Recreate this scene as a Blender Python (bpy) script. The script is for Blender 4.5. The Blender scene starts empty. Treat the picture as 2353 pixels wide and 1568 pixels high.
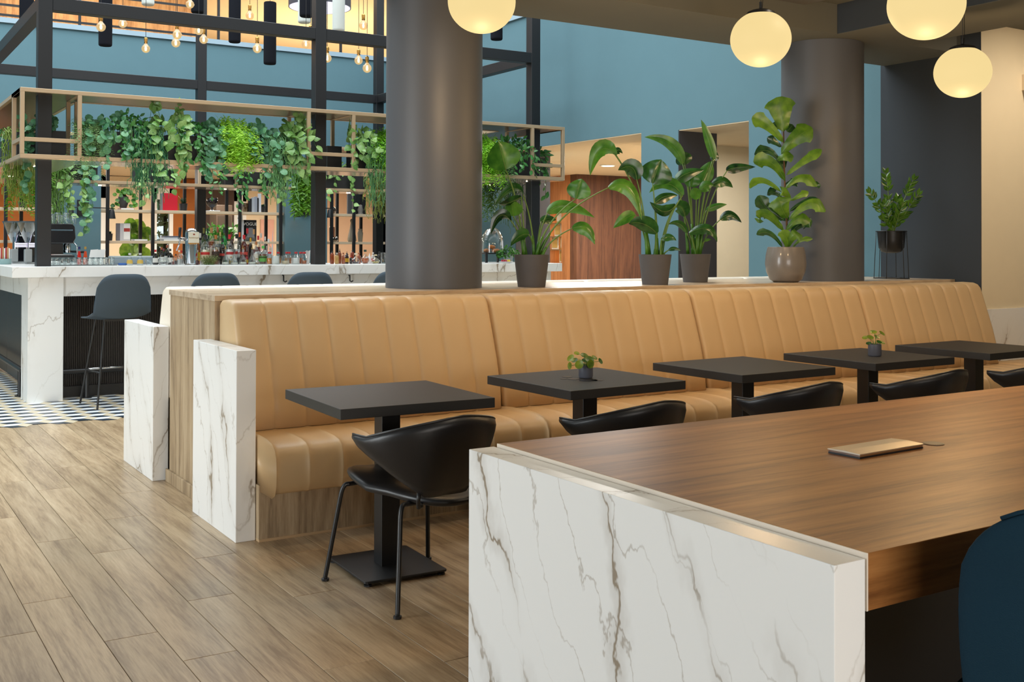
import bpy, bmesh, math, random
from mathutils import Vector, Matrix
S = bpy.context.scene
C = S.collection
PI = math.pi
rnd = random.Random(7)

# ---------------------------------------------------------------- camera
CAM_H = 1.375
FPX, PCX, PCY = 2497.66, 1176.5, 539.955        # focal length and principal point in the 2353 x 1568 frame
YAW, PITCH, ROLL = 1.00886993, 0.01066838, 0.00264114
CF = Vector((math.cos(YAW)*math.cos(PITCH), math.sin(YAW)*math.cos(PITCH), math.sin(PITCH)))
_r = Vector((math.sin(YAW), -math.cos(YAW), 0.0)); _u = _r.cross(CF)
CR = _r*math.cos(ROLL) + _u*math.sin(ROLL)
CU = -_r*math.sin(ROLL) + _u*math.cos(ROLL)
CO = Vector((0, 0, CAM_H))
cam = bpy.data.cameras.new('camera'); cam_o = bpy.data.objects.new('camera', cam); C.objects.link(cam_o)
cam.sensor_width = 36; cam.sensor_fit = 'HORIZONTAL'; cam.lens = FPX/2353*36
cam.shift_y = (PCY-784)/2353
cam.clip_start = 0.05; cam.clip_end = 200
m = Matrix((CR, CU, -CF)).transposed().to_4x4(); m.translation = CO
cam_o.matrix_world = m
S.camera = cam_o

# ---------------------------------------------------------------- world, exposure
S.view_settings.view_transform = 'Standard'; S.view_settings.look = 'None'
S.view_settings.gamma = 1; S.view_settings.use_curve_mapping = False
S.view_settings.exposure = 0.0
try:
    S.cycles.use_denoising = True
    S.cycles.max_bounces = 8; S.cycles.diffuse_bounces = 4; S.cycles.glossy_bounces = 3
    S.cycles.transmission_bounces = 5; S.cycles.transparent_max_bounces = 12
    S.cycles.caustics_reflective = False; S.cycles.caustics_refractive = False
    S.cycles.sample_clamp_indirect = 6
except Exception:
    pass
W = bpy.data.worlds.new('sky'); S.world = W; W.use_nodes = True
bg = W.node_tree.nodes['Background']; bg.inputs[0].default_value = (0.90, 0.97, 1.0, 1); bg.inputs[1].default_value = 1.3

def lamp(kind, name, loc, energy, color, size=0.1, aim=None, spot=None, blend=0.5, size_y=None):
    l = bpy.data.lights.new(name, kind); l.energy = energy; l.color = color
    o = bpy.data.objects.new(name, l); C.objects.link(o); o.location = loc
    if kind == 'AREA':
        l.size = size
        if size_y: l.shape = 'RECTANGLE'; l.size_y = size_y
    else: l.shadow_soft_size = size
    if kind == 'SPOT':
        l.spot_size = spot; l.spot_blend = blend
    if aim is not None:
        d = Vector(aim)-Vector(loc); o.rotation_euler = d.to_track_quat('-Z', 'Y').to_euler()
    return o
WARM = (1.0, 0.85, 0.66)
# glazed roof of the atrium
lamp('AREA', 'skylight', (2.3, 11.3, 9.0), 1550, (0.90, 0.97, 1.0), 10.5, (2.3, 11.3, 0), size_y=9.0)
# daylight through the window wall on the left
lamp('AREA', 'window_daylight', (-4.4, 4.7, 1.15), 400, (0.93, 0.98, 1.0), 1.9, (10, 4.6, 1.15), size_y=5.4)
lamp('AREA', 'rear_fill', (1.3, -2.9, 1.1), 210, (1.0, 0.96, 0.91), 4.6, (2.0, 5, .8), size_y=1.9)  # added fill from behind the camera; the rear wall has no window
# recessed downlights of the low ceiling
for x, e in ((1.9, 16), (3.4, 18), (4.9, 30), (6.4, 50)):
    lamp('SPOT', 'downlight', (x, 4.1, 3.12), e, WARM, 0.05, (x, 4.6, 0), 2.0, 0.7)
for x, y in ((2.6, 1.9), (4.2, 1.9), (5.8, 2.2)):
    lamp('SPOT', 'downlight', (x, y, 3.12), 46, WARM, 0.06, (x, y+.2, 0), 2.1, 0.8)
for x in (8.15, 9.4):
    lamp('SPOT', 'wall_washer', (x, 3.9, 3.12), 80, WARM, 0.06, (x, 5.3, 1.6), 1.9, 0.8)
# lounge behind the bar and room beyond the right wall: warm ceiling lights
for x, y in ((0.5, 17.6), (3.0, 18.2), (5.6, 18.2), (8.0, 17.8)):
    lamp('AREA', 'lounge_downlight', (x, y, 2.6), 110, (1.0, 0.94, 0.86), 0.8, (x, y, 0))
for x, y, e in ((9.3, 12.0, 150), (10.4, 14.6, 130), (9.3, 9.0, 38), (12.0, 13.5, 130)):
    lamp('AREA', 'room_downlight', (x, y, 2.6), e, (1.0, 0.96, 0.90), 0.6, (x, y, 0))
for x, y in ((3.0, 17.5), (6.5, 17.5)):
    lamp('AREA', 'gallery_downlight', (x, y, 6.1), 42, (1.0, 0.92, 0.80), 1.0, (x, y, 0))

for x, y in ((9, 22), (14, 26)):
    lamp('AREA', 'gallery_downlight', (x, y, 6.1), 300, (1.0, 0.93, 0.82), 2.0, (x, y, 0))
def ray(px, py):
    return CF + CR*((px-PCX)/FPX) - CU*((py-PCY)/FPX)
def at(px, py, X=None, Y=None, Z=None, D=None):
    """The point of the real plane X=, Y= or Z= (or at distance D) that the photograph shows at (px, py)."""
    d = ray(px, py)
    t = (Z-CAM_H)/d.z if Z is not None else Y/d.y if Y is not None else X/d.x if X is not None else D
    return CO + d*t
# ---------------------------------------------------------------- materials
MATS = {}
def newmat(name):
    m = bpy.data.materials.new(name); m.use_nodes = True
    nt = m.node_tree; p = nt.nodes['Principled BSDF']
    return m, nt, p
def srgb(r, g=None, b=None):
    if g is None: r, g, b = r
    f = lambda v: (v/255/12.92 if v/255 <= 0.04045 else ((v/255+0.055)/1.055)**2.4)
    return (f(r), f(g), f(b), 1)
def plain(name, col, rough=0.5, metal=0.0, spec=0.5, var=0.0, bump=0.0, bscale=200, coat=0):
    if name in MATS: return MATS[name]
    m, nt, p = newmat(name)
    p.inputs['Roughness'].default_value = rough; p.inputs['Metallic'].default_value = metal
    p.inputs['Specular IOR Level'].default_value = spec
    p.inputs['Coat Weight'].default_value = coat
    c = srgb(col)
    tc = nt.nodes.new('ShaderNodeTexCoord')
    n = nt.nodes.new('ShaderNodeTexNoise'); n.inputs['Scale'].default_value = 6; n.inputs['Detail'].default_value = 4
    nt.links.new(tc.outputs['Object'], n.inputs['Vector'])
    r = nt.nodes.new('ShaderNodeMixRGB'); v = max(var, 0.03)
    r.inputs[1].default_value = tuple(x*(1-v) for x in c[:3])+(1,); r.inputs[2].default_value = tuple(min(1, x*(1+v)) for x in c[:3])+(1,)
    nt.links.new(n.outputs[0], r.inputs[0]); nt.links.new(r.outputs[0], p.inputs['Base Color'])
    if bump:
        n2 = nt.nodes.new('ShaderNodeTexNoise'); n2.inputs['Scale'].default_value = bscale
        nt.links.new(tc.outputs['Object'], n2.inputs['Vector'])
        b = nt.nodes.new('ShaderNodeBump'); b.inputs['Strength'].default_value = bump; b.inputs['Distance'].default_value = 0.002
        nt.links.new(n2.outputs[0], b.inputs['Height']); nt.links.new(b.outputs[0], p.inputs['Normal'])
    MATS[name] = m
    return m
def emit(name, col, strength=1.0):
    m, nt, p = newmat(name)
    c = srgb(col)
    p.inputs['Base Color'].default_value = c; p.inputs['Emission Color'].default_value = c
    p.inputs['Emission Strength'].default_value = strength
    MATS[name] = m; return m
def glass(name, col=(255, 255, 255), rough=0.0, thin=True, tint=0.12):
    """Thin clear glass: mostly transparent with a fresnel reflection."""
    m, nt, p = newmat(name)
    out = nt.nodes['Material Output']; nt.nodes.remove(p)
    t = nt.nodes.new('ShaderNodeBsdfTransparent'); t.inputs[0].default_value = srgb(col)
    g = nt.nodes.new('ShaderNodeBsdfGlossy'); g.inputs['Roughness'].default_value = 0.05
    f = nt.nodes.new('ShaderNodeLayerWeight'); f.inputs[0].default_value = 0.35
    mp = nt.nodes.new('ShaderNodeMapRange'); mp.inputs[3].default_value = tint*0.35; mp.inputs[4].default_value = min(1, tint*5)
    mx = nt.nodes.new('ShaderNodeMixShader')
    nt.links.new(f.outputs['Facing'], mp.inputs[0]); nt.links.new(mp.outputs[0], mx.inputs[0])
    nt.links.new(t.outputs[0], mx.inputs[1]); nt.links.new(g.outputs[0], mx.inputs[2]); nt.links.new(mx.outputs[0], out.inputs[0])
    MATS[name] = m; return m
def ramp(nt, stops):
    r = nt.nodes.new('ShaderNodeValToRGB'); e = r.color_ramp.elements
    while len(e) < len(stops): e.new(0.5)
    for k, (p, c) in enumerate(stops): e[k].position = p; e[k].color = c
    return r
def wood(name, dark, mid, light, axis='Y', stretch=14, scale=5.0, rough=0.5, objvar=0.0, spec=0.4, fig=0.2, fine=22):
    m, nt, p = newmat(name); L = nt.links.new
    p.inputs['Roughness'].default_value = rough; p.inputs['Specular IOR Level'].default_value = spec
    tc = nt.nodes.new('ShaderNodeTexCoord'); info = nt.nodes.new('ShaderNodeObjectInfo')
    add = nt.nodes.new('ShaderNodeVectorMath'); add.operation = 'MULTIPLY_ADD'
    cmb = nt.nodes.new('ShaderNodeCombineXYZ')
    for k in range(3): L(info.outputs['Random'], cmb.inputs[k])
    add.inputs[1].default_value = (37.0, 53.0, 71.0) if objvar else (0, 0, 0)
    L(cmb.outputs[0], add.inputs[0]); L(tc.outputs['Object'], add.inputs[2])
    mp = nt.nodes.new('ShaderNodeMapping')
    s = {'X': (1/stretch, 1, 1), 'Y': (1, 1/stretch, 1), 'Z': (1, 1, 1/stretch)}[axis]
    mp.inputs['Scale'].default_value = tuple(v*scale for v in s)
    L(add.outputs[0], mp.inputs[0])
    # broad cathedral figure
    n0 = nt.nodes.new('ShaderNodeTexNoise'); n0.inputs['Scale'].default_value = 1.3; n0.inputs['Detail'].default_value = 2; n0.inputs['Distortion'].default_value = 0.6
    L(mp.outputs[0], n0.inputs['Vector'])
    ml = nt.nodes.new('ShaderNodeMath'); ml.operation = 'MULTIPLY'; ml.inputs[1].default_value = 11
    L(n0.outputs[0], ml.inputs[0]); fr = nt.nodes.new('ShaderNodeMath'); fr.operation = 'PINGPONG'; fr.inputs[1].default_value = 1
    L(ml.outputs[0], fr.inputs[0])
    # fine fibres
    n1 = nt.nodes.new('ShaderNodeTexNoise'); n1.inputs['Scale'].default_value = fine; n1.inputs['Detail'].default_value = 5; n1.inputs['Roughness'].default_value = 0.65
    L(mp.outputs[0], n1.inputs['Vector'])
    n2 = nt.nodes.new('ShaderNodeTexNoise'); n2.inputs['Scale'].default_value = 2.2; n2.inputs['Detail'].default_value = 3
    L(mp.outputs[0], n2.inputs['Vector'])
    a = nt.nodes.new('ShaderNodeMath'); a.operation = 'MULTIPLY_ADD'; a.inputs[1].default_value = fig
    L(fr.outputs[0], a.inputs[0])
    b = nt.nodes.new('ShaderNodeMath'); b.operation = 'MULTIPLY'; b.inputs[1].default_value = 0.55; L(n1.outputs[0], b.inputs[0]); L(b.outputs[0], a.inputs[2])
    c = nt.nodes.new('ShaderNodeMath'); c.operation = 'MULTIPLY_ADD'; c.inputs[1].default_value = 0.5; L(n2.outputs[0], c.inputs[0]); L(a.outputs[0], c.inputs[2])
    r = ramp(nt, [(0.42, srgb(dark)), (0.62, srgb(mid)), (0.86, srgb(light))]); L(c.outputs[0], r.inputs[0])
    if objvar:
        hs = nt.nodes.new('ShaderNodeHueSaturation')
        mr = nt.nodes.new('ShaderNodeMapRange'); mr.inputs[3].default_value = 1-objvar; mr.inputs[4].default_value = 1+objvar
        L(info.outputs['Random'], mr.inputs[0]); L(mr.outputs[0], hs.inputs['Value']); L(r.outputs[0], hs.inputs['Color']); L(hs.outputs[0], p.inputs['Base Color'])
    else: L(r.outputs[0], p.inputs['Base Color'])
    bp = nt.nodes.new('ShaderNodeBump'); bp.inputs['Strength'].default_value = 0.12; bp.inputs['Distance'].default_value = 0.001
    L(n1.outputs[0], bp.inputs['Height']); L(bp.outputs[0], p.inputs['Normal'])
    MATS[name] = m; return m
def marble(name, rot=(0.5, 0.3, 0.4), scale=1.0, base=(236, 237, 236), vein=(150, 138, 122), rough=0.35):
    m, nt, p = newmat(name); L = nt.links.new
    p.inputs['Roughness'].default_value = rough; p.inputs['Specular IOR Level'].default_value = 0.45
    tc = nt.nodes.new('ShaderNodeTexCoord'); mp = nt.nodes.new('ShaderNodeMapping')
    mp.inputs['Rotation'].default_value = rot; L(tc.outputs['Object'], mp.inputs[0])
    sc = mp
    def lines(freq, amp, wsc, tilt, width, gain, halo=0.0):
        """Long wandering veins: distance to the nearest of a family of warped planes."""
        w = nt.nodes.new('ShaderNodeTexNoise'); w.inputs['Scale'].default_value = wsc; w.inputs['Detail'].default_value = 6; w.inputs['Roughness'].default_value = 0.55
        st = nt.nodes.new('ShaderNodeMapping'); st.inputs['Scale'].default_value = (1, 1, .55); L(tc.outputs['Object'], st.inputs[0]); L(st.outputs[0], w.inputs['Vector'])
        d = nt.nodes.new('ShaderNodeVectorMath'); d.operation = 'DOT_PRODUCT'; d.inputs[1].default_value = (.75*freq, .92*freq, -tilt*freq); L(tc.outputs['Object'], d.inputs[0])
        m1 = nt.nodes.new('ShaderNodeMath'); m1.operation = 'MULTIPLY_ADD'; m1.inputs[1].default_value = amp; L(w.outputs[0], m1.inputs[0]); L(d.outputs['Value'], m1.inputs[2])
        pp = nt.nodes.new('ShaderNodeMath'); pp.operation = 'PINGPONG'; pp.inputs[1].default_value = .5; L(m1.outputs[0], pp.inputs[0])
        mr = nt.nodes.new('ShaderNodeMapRange'); mr.interpolation_type = 'SMOOTHSTEP'; mr.inputs[2].default_value = width; mr.inputs[3].default_value = gain; mr.inputs[4].default_value = 0; L(pp.outputs[0], mr.inputs[0])
        return mr
    q = scale
    v1 = lines(2.7*q, 2.6, 1.7*q, .40, .030, .95); v2 = lines(5.0*q, 3.2, 2.4*q, .60, .030, .50); v3 = lines(2.7*q, 2.6, 1.7*q, .40, .20, .26)
    # veins come and go
    k = nt.nodes.new('ShaderNodeTexNoise'); k.inputs['Scale'].default_value = 2.0*scale; k.inputs['Detail'].default_value = 3; L(tc.outputs['Object'], k.inputs['Vector'])
    kr = nt.nodes.new('ShaderNodeMapRange'); kr.inputs[1].default_value = 0.34; kr.inputs[2].default_value = 0.56; L(k.outputs[0], kr.inputs[0])
    s1 = nt.nodes.new('ShaderNodeMath'); s1.operation = 'MAXIMUM'; L(v1.outputs[0], s1.inputs[0]); L(v2.outputs[0], s1.inputs[1])
    s2 = nt.nodes.new('ShaderNodeMath'); s2.operation = 'ADD'; L(s1.outputs[0], s2.inputs[0]); L(v3.outputs[0], s2.inputs[1])
    s3 = nt.nodes.new('ShaderNodeMath'); s3.operation = 'MULTIPLY'; L(s2.outputs[0], s3.inputs[0]); L(kr.outputs[0], s3.inputs[1]); s3.use_clamp = True
    mx = nt.nodes.new('ShaderNodeMixRGB'); mx.inputs[1].default_value = srgb(base); mx.inputs[2].default_value = srgb(vein)
    L(s3.outputs[0], mx.inputs[0]); L(mx.outputs[0], p.inputs['Base Color'])
    MATS[name] = m; return m
def leafmat(name, c1, c2, rough=0.35, trans=0.25, vein=0.0):
    m, nt, p = newmat(name); L = nt.links.new
    p.inputs['Roughness'].default_value = rough
    info = nt.nodes.new('ShaderNodeObjectInfo'); tc = nt.nodes.new('ShaderNodeTexCoord')
    n = nt.nodes.new('ShaderNodeTexNoise'); n.inputs['Scale'].default_value = 18; L(tc.outputs['Object'], n.inputs['Vector'])
    ad = nt.nodes.new('ShaderNodeMath'); ad.operation = 'MULTIPLY_ADD'; ad.inputs[1].default_value = 0.5; L(info.outputs['Random'], ad.inputs[0])
    h = nt.nodes.new('ShaderNodeMath'); h.operation = 'MULTIPLY_ADD'; h.inputs[1].default_value = 1.6; h.inputs[2].default_value = -0.55; L(n.outputs[0], h.inputs[0]); L(h.outputs[0], ad.inputs[2])
    r = ramp(nt, [(0.1, srgb(c1)), (0.9, srgb(c2))]); L(ad.outputs[0], r.inputs[0]); L(r.outputs[0], p.inputs['Base Color'])
    if trans:
        out = nt.nodes['Material Output']; t = nt.nodes.new('ShaderNodeBsdfTranslucent'); L(r.outputs[0], t.inputs[0])
        mx = nt.nodes.new('ShaderNodeMixShader'); mx.inputs[0].default_value = trans
        L(p.outputs[0], mx.inputs[1]); L(t.outputs[0], mx.inputs[2]); L(mx.outputs[0], out.inputs[0])
    MATS[name] = m; return m

# ---------------------------------------------------------------- mesh building
def V(*a): return Vector(a)
class MB:
    """Collects shapes and links them as ONE mesh object."""
    def __init__(s): s.v = []; s.f = []
    def add(s, vs, fs):
        n = len(s.v); s.v += [Vector(v) for v in vs]; s.f += [tuple(n+i for i in f) for f in fs]; return s
    def box(s, x0, x1, y0, y1, z0, z1):
        return s.add([(x0,y0,z0),(x1,y0,z0),(x1,y1,z0),(x0,y1,z0),(x0,y0,z1),(x1,y0,z1),(x1,y1,z1),(x0,y1,z1)],
                     [(0,3,2,1),(4,5,6,7),(0,1,5,4),(1,2,6,5),(2,3,7,6),(3,0,4,7)])
    def grid(s, rows, close_u=False, close_v=False, cap0=False, cap1=False):
        nu, nv = len(rows), len(rows[0]); fs = []
        for i in range(nu if close_u else nu-1):
            for j in range(nv if close_v else nv-1):
                a, b = i, (i+1) % nu; c, d = j, (j+1) % nv
                fs.append((a*nv+c, b*nv+c, b*nv+d, a*nv+d))
        if cap0: fs.append(tuple(range(nv)))
        if cap1: fs.append(tuple((nu-1)*nv+j for j in reversed(range(nv))))
        return s.add([p for r in rows for p in r], fs)
    def lathe(s, prof, c=(0,0,0), n=20, cap0=True, cap1=True, sx=1, sy=1):
        rows = [[(c[0]+r*sx*math.cos(2*PI*k/n), c[1]+r*sy*math.sin(2*PI*k/n), c[2]+z) for k in range(n)] for r, z in prof]
        return s.grid([list(reversed(r)) for r in rows], close_v=True, cap0=cap0, cap1=cap1)
    def tube(s, pts, r, n=8, r1=None):
        pts = [Vector(p) for p in pts]; rows = []; N = len(pts); up = None
        for i, p in enumerate(pts):
            t = (pts[min(i+1, N-1)]-pts[max(i-1, 0)]).normalized()
            if up is None: up = t.orthogonal().normalized()
            up = (up - t*up.dot(t)); up = up.normalized() if up.length > 1e-6 else t.orthogonal().normalized()
            b = t.cross(up); rr = r if r1 is None else r+(r1-r)*i/(N-1)
            rows.append([p+(up*math.cos(2*PI*k/n)+b*math.sin(2*PI*k/n))*rr for k in range(n)])
        return s.grid(rows, close_v=True, cap0=True, cap1=True)
    def bar(s, a, b, w, h=None, up=(0,0,1)):
        """A square bar from a to b."""
        a, b = Vector(a), Vector(b); h = h or w; t = (b-a).normalized(); u = Vector(up)
        if abs(t.dot(u)) > .95: u = Vector((0,1,0))
        sd = t.cross(u).normalized(); u = sd.cross(t)
        q = [sd*w/2+u*h/2, -sd*w/2+u*h/2, -sd*w/2-u*h/2, sd*w/2-u*h/2]
        return s.grid([[a+x for x in q], [b+x for x in q]], close_v=True, cap0=True, cap1=True)
    def build(s, name, mat, parent=None, smooth=False, bevel=0.0, loc=None, segs=2, auto=None):
        org = Vector((0,0,0))
        if loc is not None: org = Vector(loc)
        elif parent is not None: org = world_loc(parent)
        me = bpy.data.meshes.new(name)
        me.from_pydata([tuple(v-org) for v in s.v], [], s.f)
        bm = bmesh.new(); bm.from_mesh(me); bmesh.ops.recalc_face_normals(bm, faces=bm.faces)
        if bevel:
            es = [e for e in bm.edges if len(e.link_faces) == 2 and e.calc_face_angle(0) > 0.5]
            bmesh.ops.bevel(bm, geom=es, offset=bevel, segments=segs, affect='EDGES', profile=0.5)
        bm.to_mesh(me); bm.free()
        if smooth:
            for p in me.polygons: p.use_smooth = True
        if auto is not None:
            try: me.set_sharp_from_angle(angle=auto)
            except Exception: pass
        me.materials.append(mat)
        o = bpy.data.objects.new(name, me); C.objects.link(o)
        if parent is not None:
            o.parent = parent
            if loc is not None: o.location = Vector(loc)-world_loc(parent)
        else: o.location = org
        return o
WL = {}
def world_loc(o):
    p = Vector(o.location)
    while o.parent is not None: o = o.parent; p += Vector(o.location)
    return p
def tag(o, label, cat, group=None, kind=None):
    o['label'] = label; o['category'] = cat
    if group: o['group'] = group
    if kind: o['kind'] = kind
    return o
def thing(name, loc, label, cat, group=None, rz=0.0):
    o = bpy.data.objects.new(name, None); C.objects.link(o); o.location = loc; o.rotation_euler = (0, 0, rz)
    o.empty_display_size = 0.1
    return tag(o, label, cat, group)
def setting(o, kind='structure'):
    o['kind'] = kind; return o
def copy_tree(o, parent=None):
    c = o.copy(); C.objects.link(c)
    if parent is not None: c.parent = parent
    for ch in list(o.children): copy_tree(ch, c)
    return c
def bez(p0, p1, p2, n=8):
    p0, p1, p2 = Vector(p0), Vector(p1), Vector(p2)
    return [p0*(1-t)**2 + p1*2*t*(1-t) + p2*t*t for t in [k/n for k in range(n+1)]]
def rbox_prof(w, h, r, n=4):
    out = []
    for cx, cy, a0 in ((w/2-r, h/2-r, 0), (-w/2+r, h/2-r, 90), (-w/2+r, -h/2+r, 180), (w/2-r, -h/2+r, 270)):
        for k in range(n+1):
            a = math.radians(a0+90*k/n); out.append((cx+r*math.cos(a), cy+r*math.sin(a)))
    return out
def text(body, name, mat, parent, loc, size, rot, ext=0.0005, align='CENTER'):
    cu = bpy.data.curves.new(name, 'FONT'); cu.body = body; cu.size = size; cu.align_x = align; cu.align_y = 'CENTER'; cu.extrude = ext
    cu.materials.append(mat); o = bpy.data.objects.new(name, cu); C.objects.link(o)
    bpy.context.view_layer.update()
    me = bpy.data.meshes.new_from_object(o.evaluated_get(bpy.context.evaluated_depsgraph_get())); bpy.data.objects.remove(o)
    if not me.materials: me.materials.append(mat)
    o = bpy.data.objects.new(name, me); C.objects.link(o)
    o.parent = parent; o.location = Vector(loc)-world_loc(parent); o.rotation_euler = rot
    return o

# ---------------------------------------------------------------- shared materials
M_PLANK = wood('oak_plank', (130, 107, 80), (168, 145, 114), (194, 173, 142), 'Y', 16, 6.5, 0.34, objvar=0.11, spec=0.5, fig=0.13, fine=18)
M_OAK_TOP = wood('oak_laminate_x', (120, 90, 62), (158, 122, 88), (186, 152, 116), 'X', 12, 4.5, 0.45)
M_OAK_SHEEN = wood('oak_laminate_sheen', (158, 136, 110), (188, 166, 138), (206, 186, 160), 'X', 12, 4.5, 0.26, spec=.6)  # divider top: reflected daylight painted in as a paler oak
M_OAK_V = wood('oak_laminate_z', (124, 104, 80), (164, 142, 112), (188, 168, 138), 'Z', 12, 5.0, 0.5)
M_OAK_TABLE = wood('oak_table_top', (102, 62, 28), (140, 92, 47), (162, 112, 62), 'X', 14, 3.6, 0.42)
M_EDGE = plain('pale_edge_band', (226, 214, 198), 0.5)
M_MARBLE = marble('white_marble', (0.35, 0.5, 0.2), 1.0)
M_MARBLE_BAR = marble('white_marble_bar', (0.7, -0.6, 0.3), 0.75)
M_TAN = plain('tan_leather', (202, 172, 130), 0.42, spec=0.4, var=0.04, bump=0.10, bscale=320)
M_SEAM = plain('tan_thread', (196, 156, 108), 0.7)
M_BLACKLEATHER = plain('black_leather', (26, 26, 28), 0.38, spec=0.5, bump=0.08, bscale=300)
M_BLACK = plain('black_metal', (24, 25, 27), 0.38, spec=0.5)
M_BLACKTOP = plain('black_table_laminate', (38, 37, 36), 0.5, spec=0.45, var=0.05)
M_STEELDARK = plain('dark_painted_steel', (20, 22, 26), 0.45)
M_BRONZE = plain('bronze_metal', (186, 162, 132), 0.38, metal=0.35)
M_BRONZEDARK = plain('bronze_sheet', (112, 102, 92), 0.30, metal=0.6)
M_CHROME = plain('chrome', (214, 216, 220), 0.12, metal=1.0)
M_BRASS = plain('brass', (196, 148, 78), 0.25, metal=1.0)
M_BLUEWALL = plain('blue_grey_paint', (90, 121, 131), 0.85, spec=0.2)
M_BEIGE = plain('beige_paint', (228, 214, 184), 0.85, spec=0.2)
M_WARMCEIL = plain('warm_white_ceiling', (222, 204, 176), 0.85, spec=0.2)
M_DARKBLUE = plain('anthracite_blue', (56, 61, 66), 0.8, spec=0.2)  # darker tone for the front wall section and the cross beam side
M_DARKWALL = plain('anthracite_paint', (74, 72, 74), 0.8, spec=0.2)
M_CEIL = plain('grey_ceiling_paint', (102, 102, 94), 0.85, spec=0.2)
M_COLUMN = plain('anthracite_column', (80, 82, 87), 0.48, spec=0.5)
M_CONCRETE = plain('dark_concrete', (82, 80, 82), 0.75, var=0.18, bump=0.25, bscale=60)
M_SOIL = plain('soil', (52, 38, 28), 0.95, bump=0.5, bscale=80)
M_CLEAR = glass('clear_glass', (246, 250, 250), tint=0.16)
M_WHITE = plain('white_plastic', (236, 236, 234), 0.4)
M_SHELFWOOD = plain('pale_shelf_wood', (206, 186, 158), 0.5, var=0.08)
M_ORANGE = plain('orange_paint', (158, 92, 36), 0.8)
M_PEACH = plain('peach_paint', (218, 186, 156), 0.85)
M_PLANTER = plain('black_planter', (36, 36, 38), 0.5)
# ================================================================ SETTING
floor = MB().box(-7, 14, -6, 22.2, -0.2, -0.009).build('floor', wood('oak_floor_base', (130, 110, 86), (170, 150, 122), (194, 176, 148), 'Y', 14, 5.0, 0.4)); setting(floor)
setting(MB().box(-40, 60, -40, 70, -0.5, -0.21).build('ground', plain('paving_outside', (150, 150, 146), 0.9)))
# oak planks, each one a piece of the floor
PW, PL = 0.1825, 1.47
seam = {-1: 4.19, 0: 4.53, 1: 3.955, 2: 3.634, 3: 4.234, 4: 4.786, 5: 4.066}
pm = {}
def plank_mesh(w, l):
    key = (round(w, 3), round(l, 3))
    if key not in pm:
        me = bpy.data.meshes.new('plank'); b = MB().box(0.0009, w-0.0009, 0.0012, l-0.0012, -0.0085, 0.0)
        me.from_pydata([tuple(v) for v in b.v], [], b.f)
        bm = bmesh.new(); bm.from_mesh(me)
        bmesh.ops.bevel(bm, geom=[e for e in bm.edges if all(v.co.z > -0.001 for v in e.verts)], offset=0.0012, segments=1, affect='EDGES')
        bm.to_mesh(me); bm.free(); me.materials.append(M_PLANK); pm[key] = me
    return pm[key]
for k in range(-3, 14):
    x = 0.641+k*PW; s0 = seam.get(k, 3.6+((k*0.618) % 1)*PL); y = s0-math.ceil((s0-1.4)/PL)*PL
    while y < 9.0:
        y1 = min(y+PL, 9.0)
        if y1-y > 0.02:
            o = bpy.data.objects.new('plank', plank_mesh(PW, y1-y)); C.objects.link(o); o.parent = floor; o.location = (x, y, 0)
        y += PL
# cube pattern tiles in front of the bar: white, black and sand rhombi
TA = 0.11; th = lambda d: V(math.cos(math.radians(d)), math.sin(math.radians(d)), 0)*TA
tv = (th(180), th(300), th(60))
tile_mats = (plain('tile_black', (40, 52, 64), 0.3), plain('tile_white', (232, 236, 238), 0.3), plain('tile_sand', (206, 192, 164), 0.35))
tmesh = []
for a, b, mt in ((0, 1, tile_mats[0]), (0, 2, tile_mats[1]), (1, 2, tile_mats[2])):
    p = [V(0,0,0), tv[a], tv[a]+tv[b], tv[b]]; c = (tv[a]+tv[b])/2
    q = [c+(v-c)*0.985 for v in p]
    me = bpy.data.meshes.new('tile')
    me.from_pydata([tuple(v+V(0,0,-0.008)) for v in q]+[tuple(v+V(0,0,0.0015)) for v in q], [], [(0,3,2,1),(4,5,6,7),(0,1,5,4),(1,2,6,5),(2,3,7,6),(3,0,4,7)])
    bm = bmesh.new(); bm.from_mesh(me); bmesh.ops.recalc_face_normals(bm, faces=bm.faces); bm.to_mesh(me); bm.free()
    me.materials.append(mt); tmesh.append(me)
o0 = V(1.396, 9.115, 0)
nt_ = 0
for i in range(-30, 30):
    for j in range(-30, 30):
        p = o0+V(1.5, .866, 0)*TA*i+V(1.5, -.866, 0)*TA*j
        near = 0.82 < p.x < 2.45 and 8.99 < p.y < 10.46
        left = 0.95 < p.x < 1.76 and 10.46 <= p.y < 12.9
        if not (near or left) or p.x/p.y < 0.094: continue
        for k, me in enumerate(tmesh):
            if k == 0 and p.y < 9.07 and near and p.x < 0: continue
            o = bpy.data.objects.new('tile', me); C.objects.link(o); o.parent = floor; o.location = p; nt_ += 1

# back wall of the atrium with its openings
YB = 16.16; ZO = 2.66; ZG = 4.40
xb = lambda px: at(px, 500, Y=YB).x
PIL = [(xb(140), xb(232)), (xb(656), xb(752))]
w = MB().box(-4, 7.75, YB, YB+0.4, ZO, ZG)
for a, b in PIL: w.box(a, b, YB, YB+0.4, 0, ZO)
w.box(-4, xb(-120), YB, YB+0.4, 0, ZO).box(xb(905), 7.75, YB, YB+0.4, 0, ZO)
setting(w.build('wall_back', M_BLUEWALL))
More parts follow.
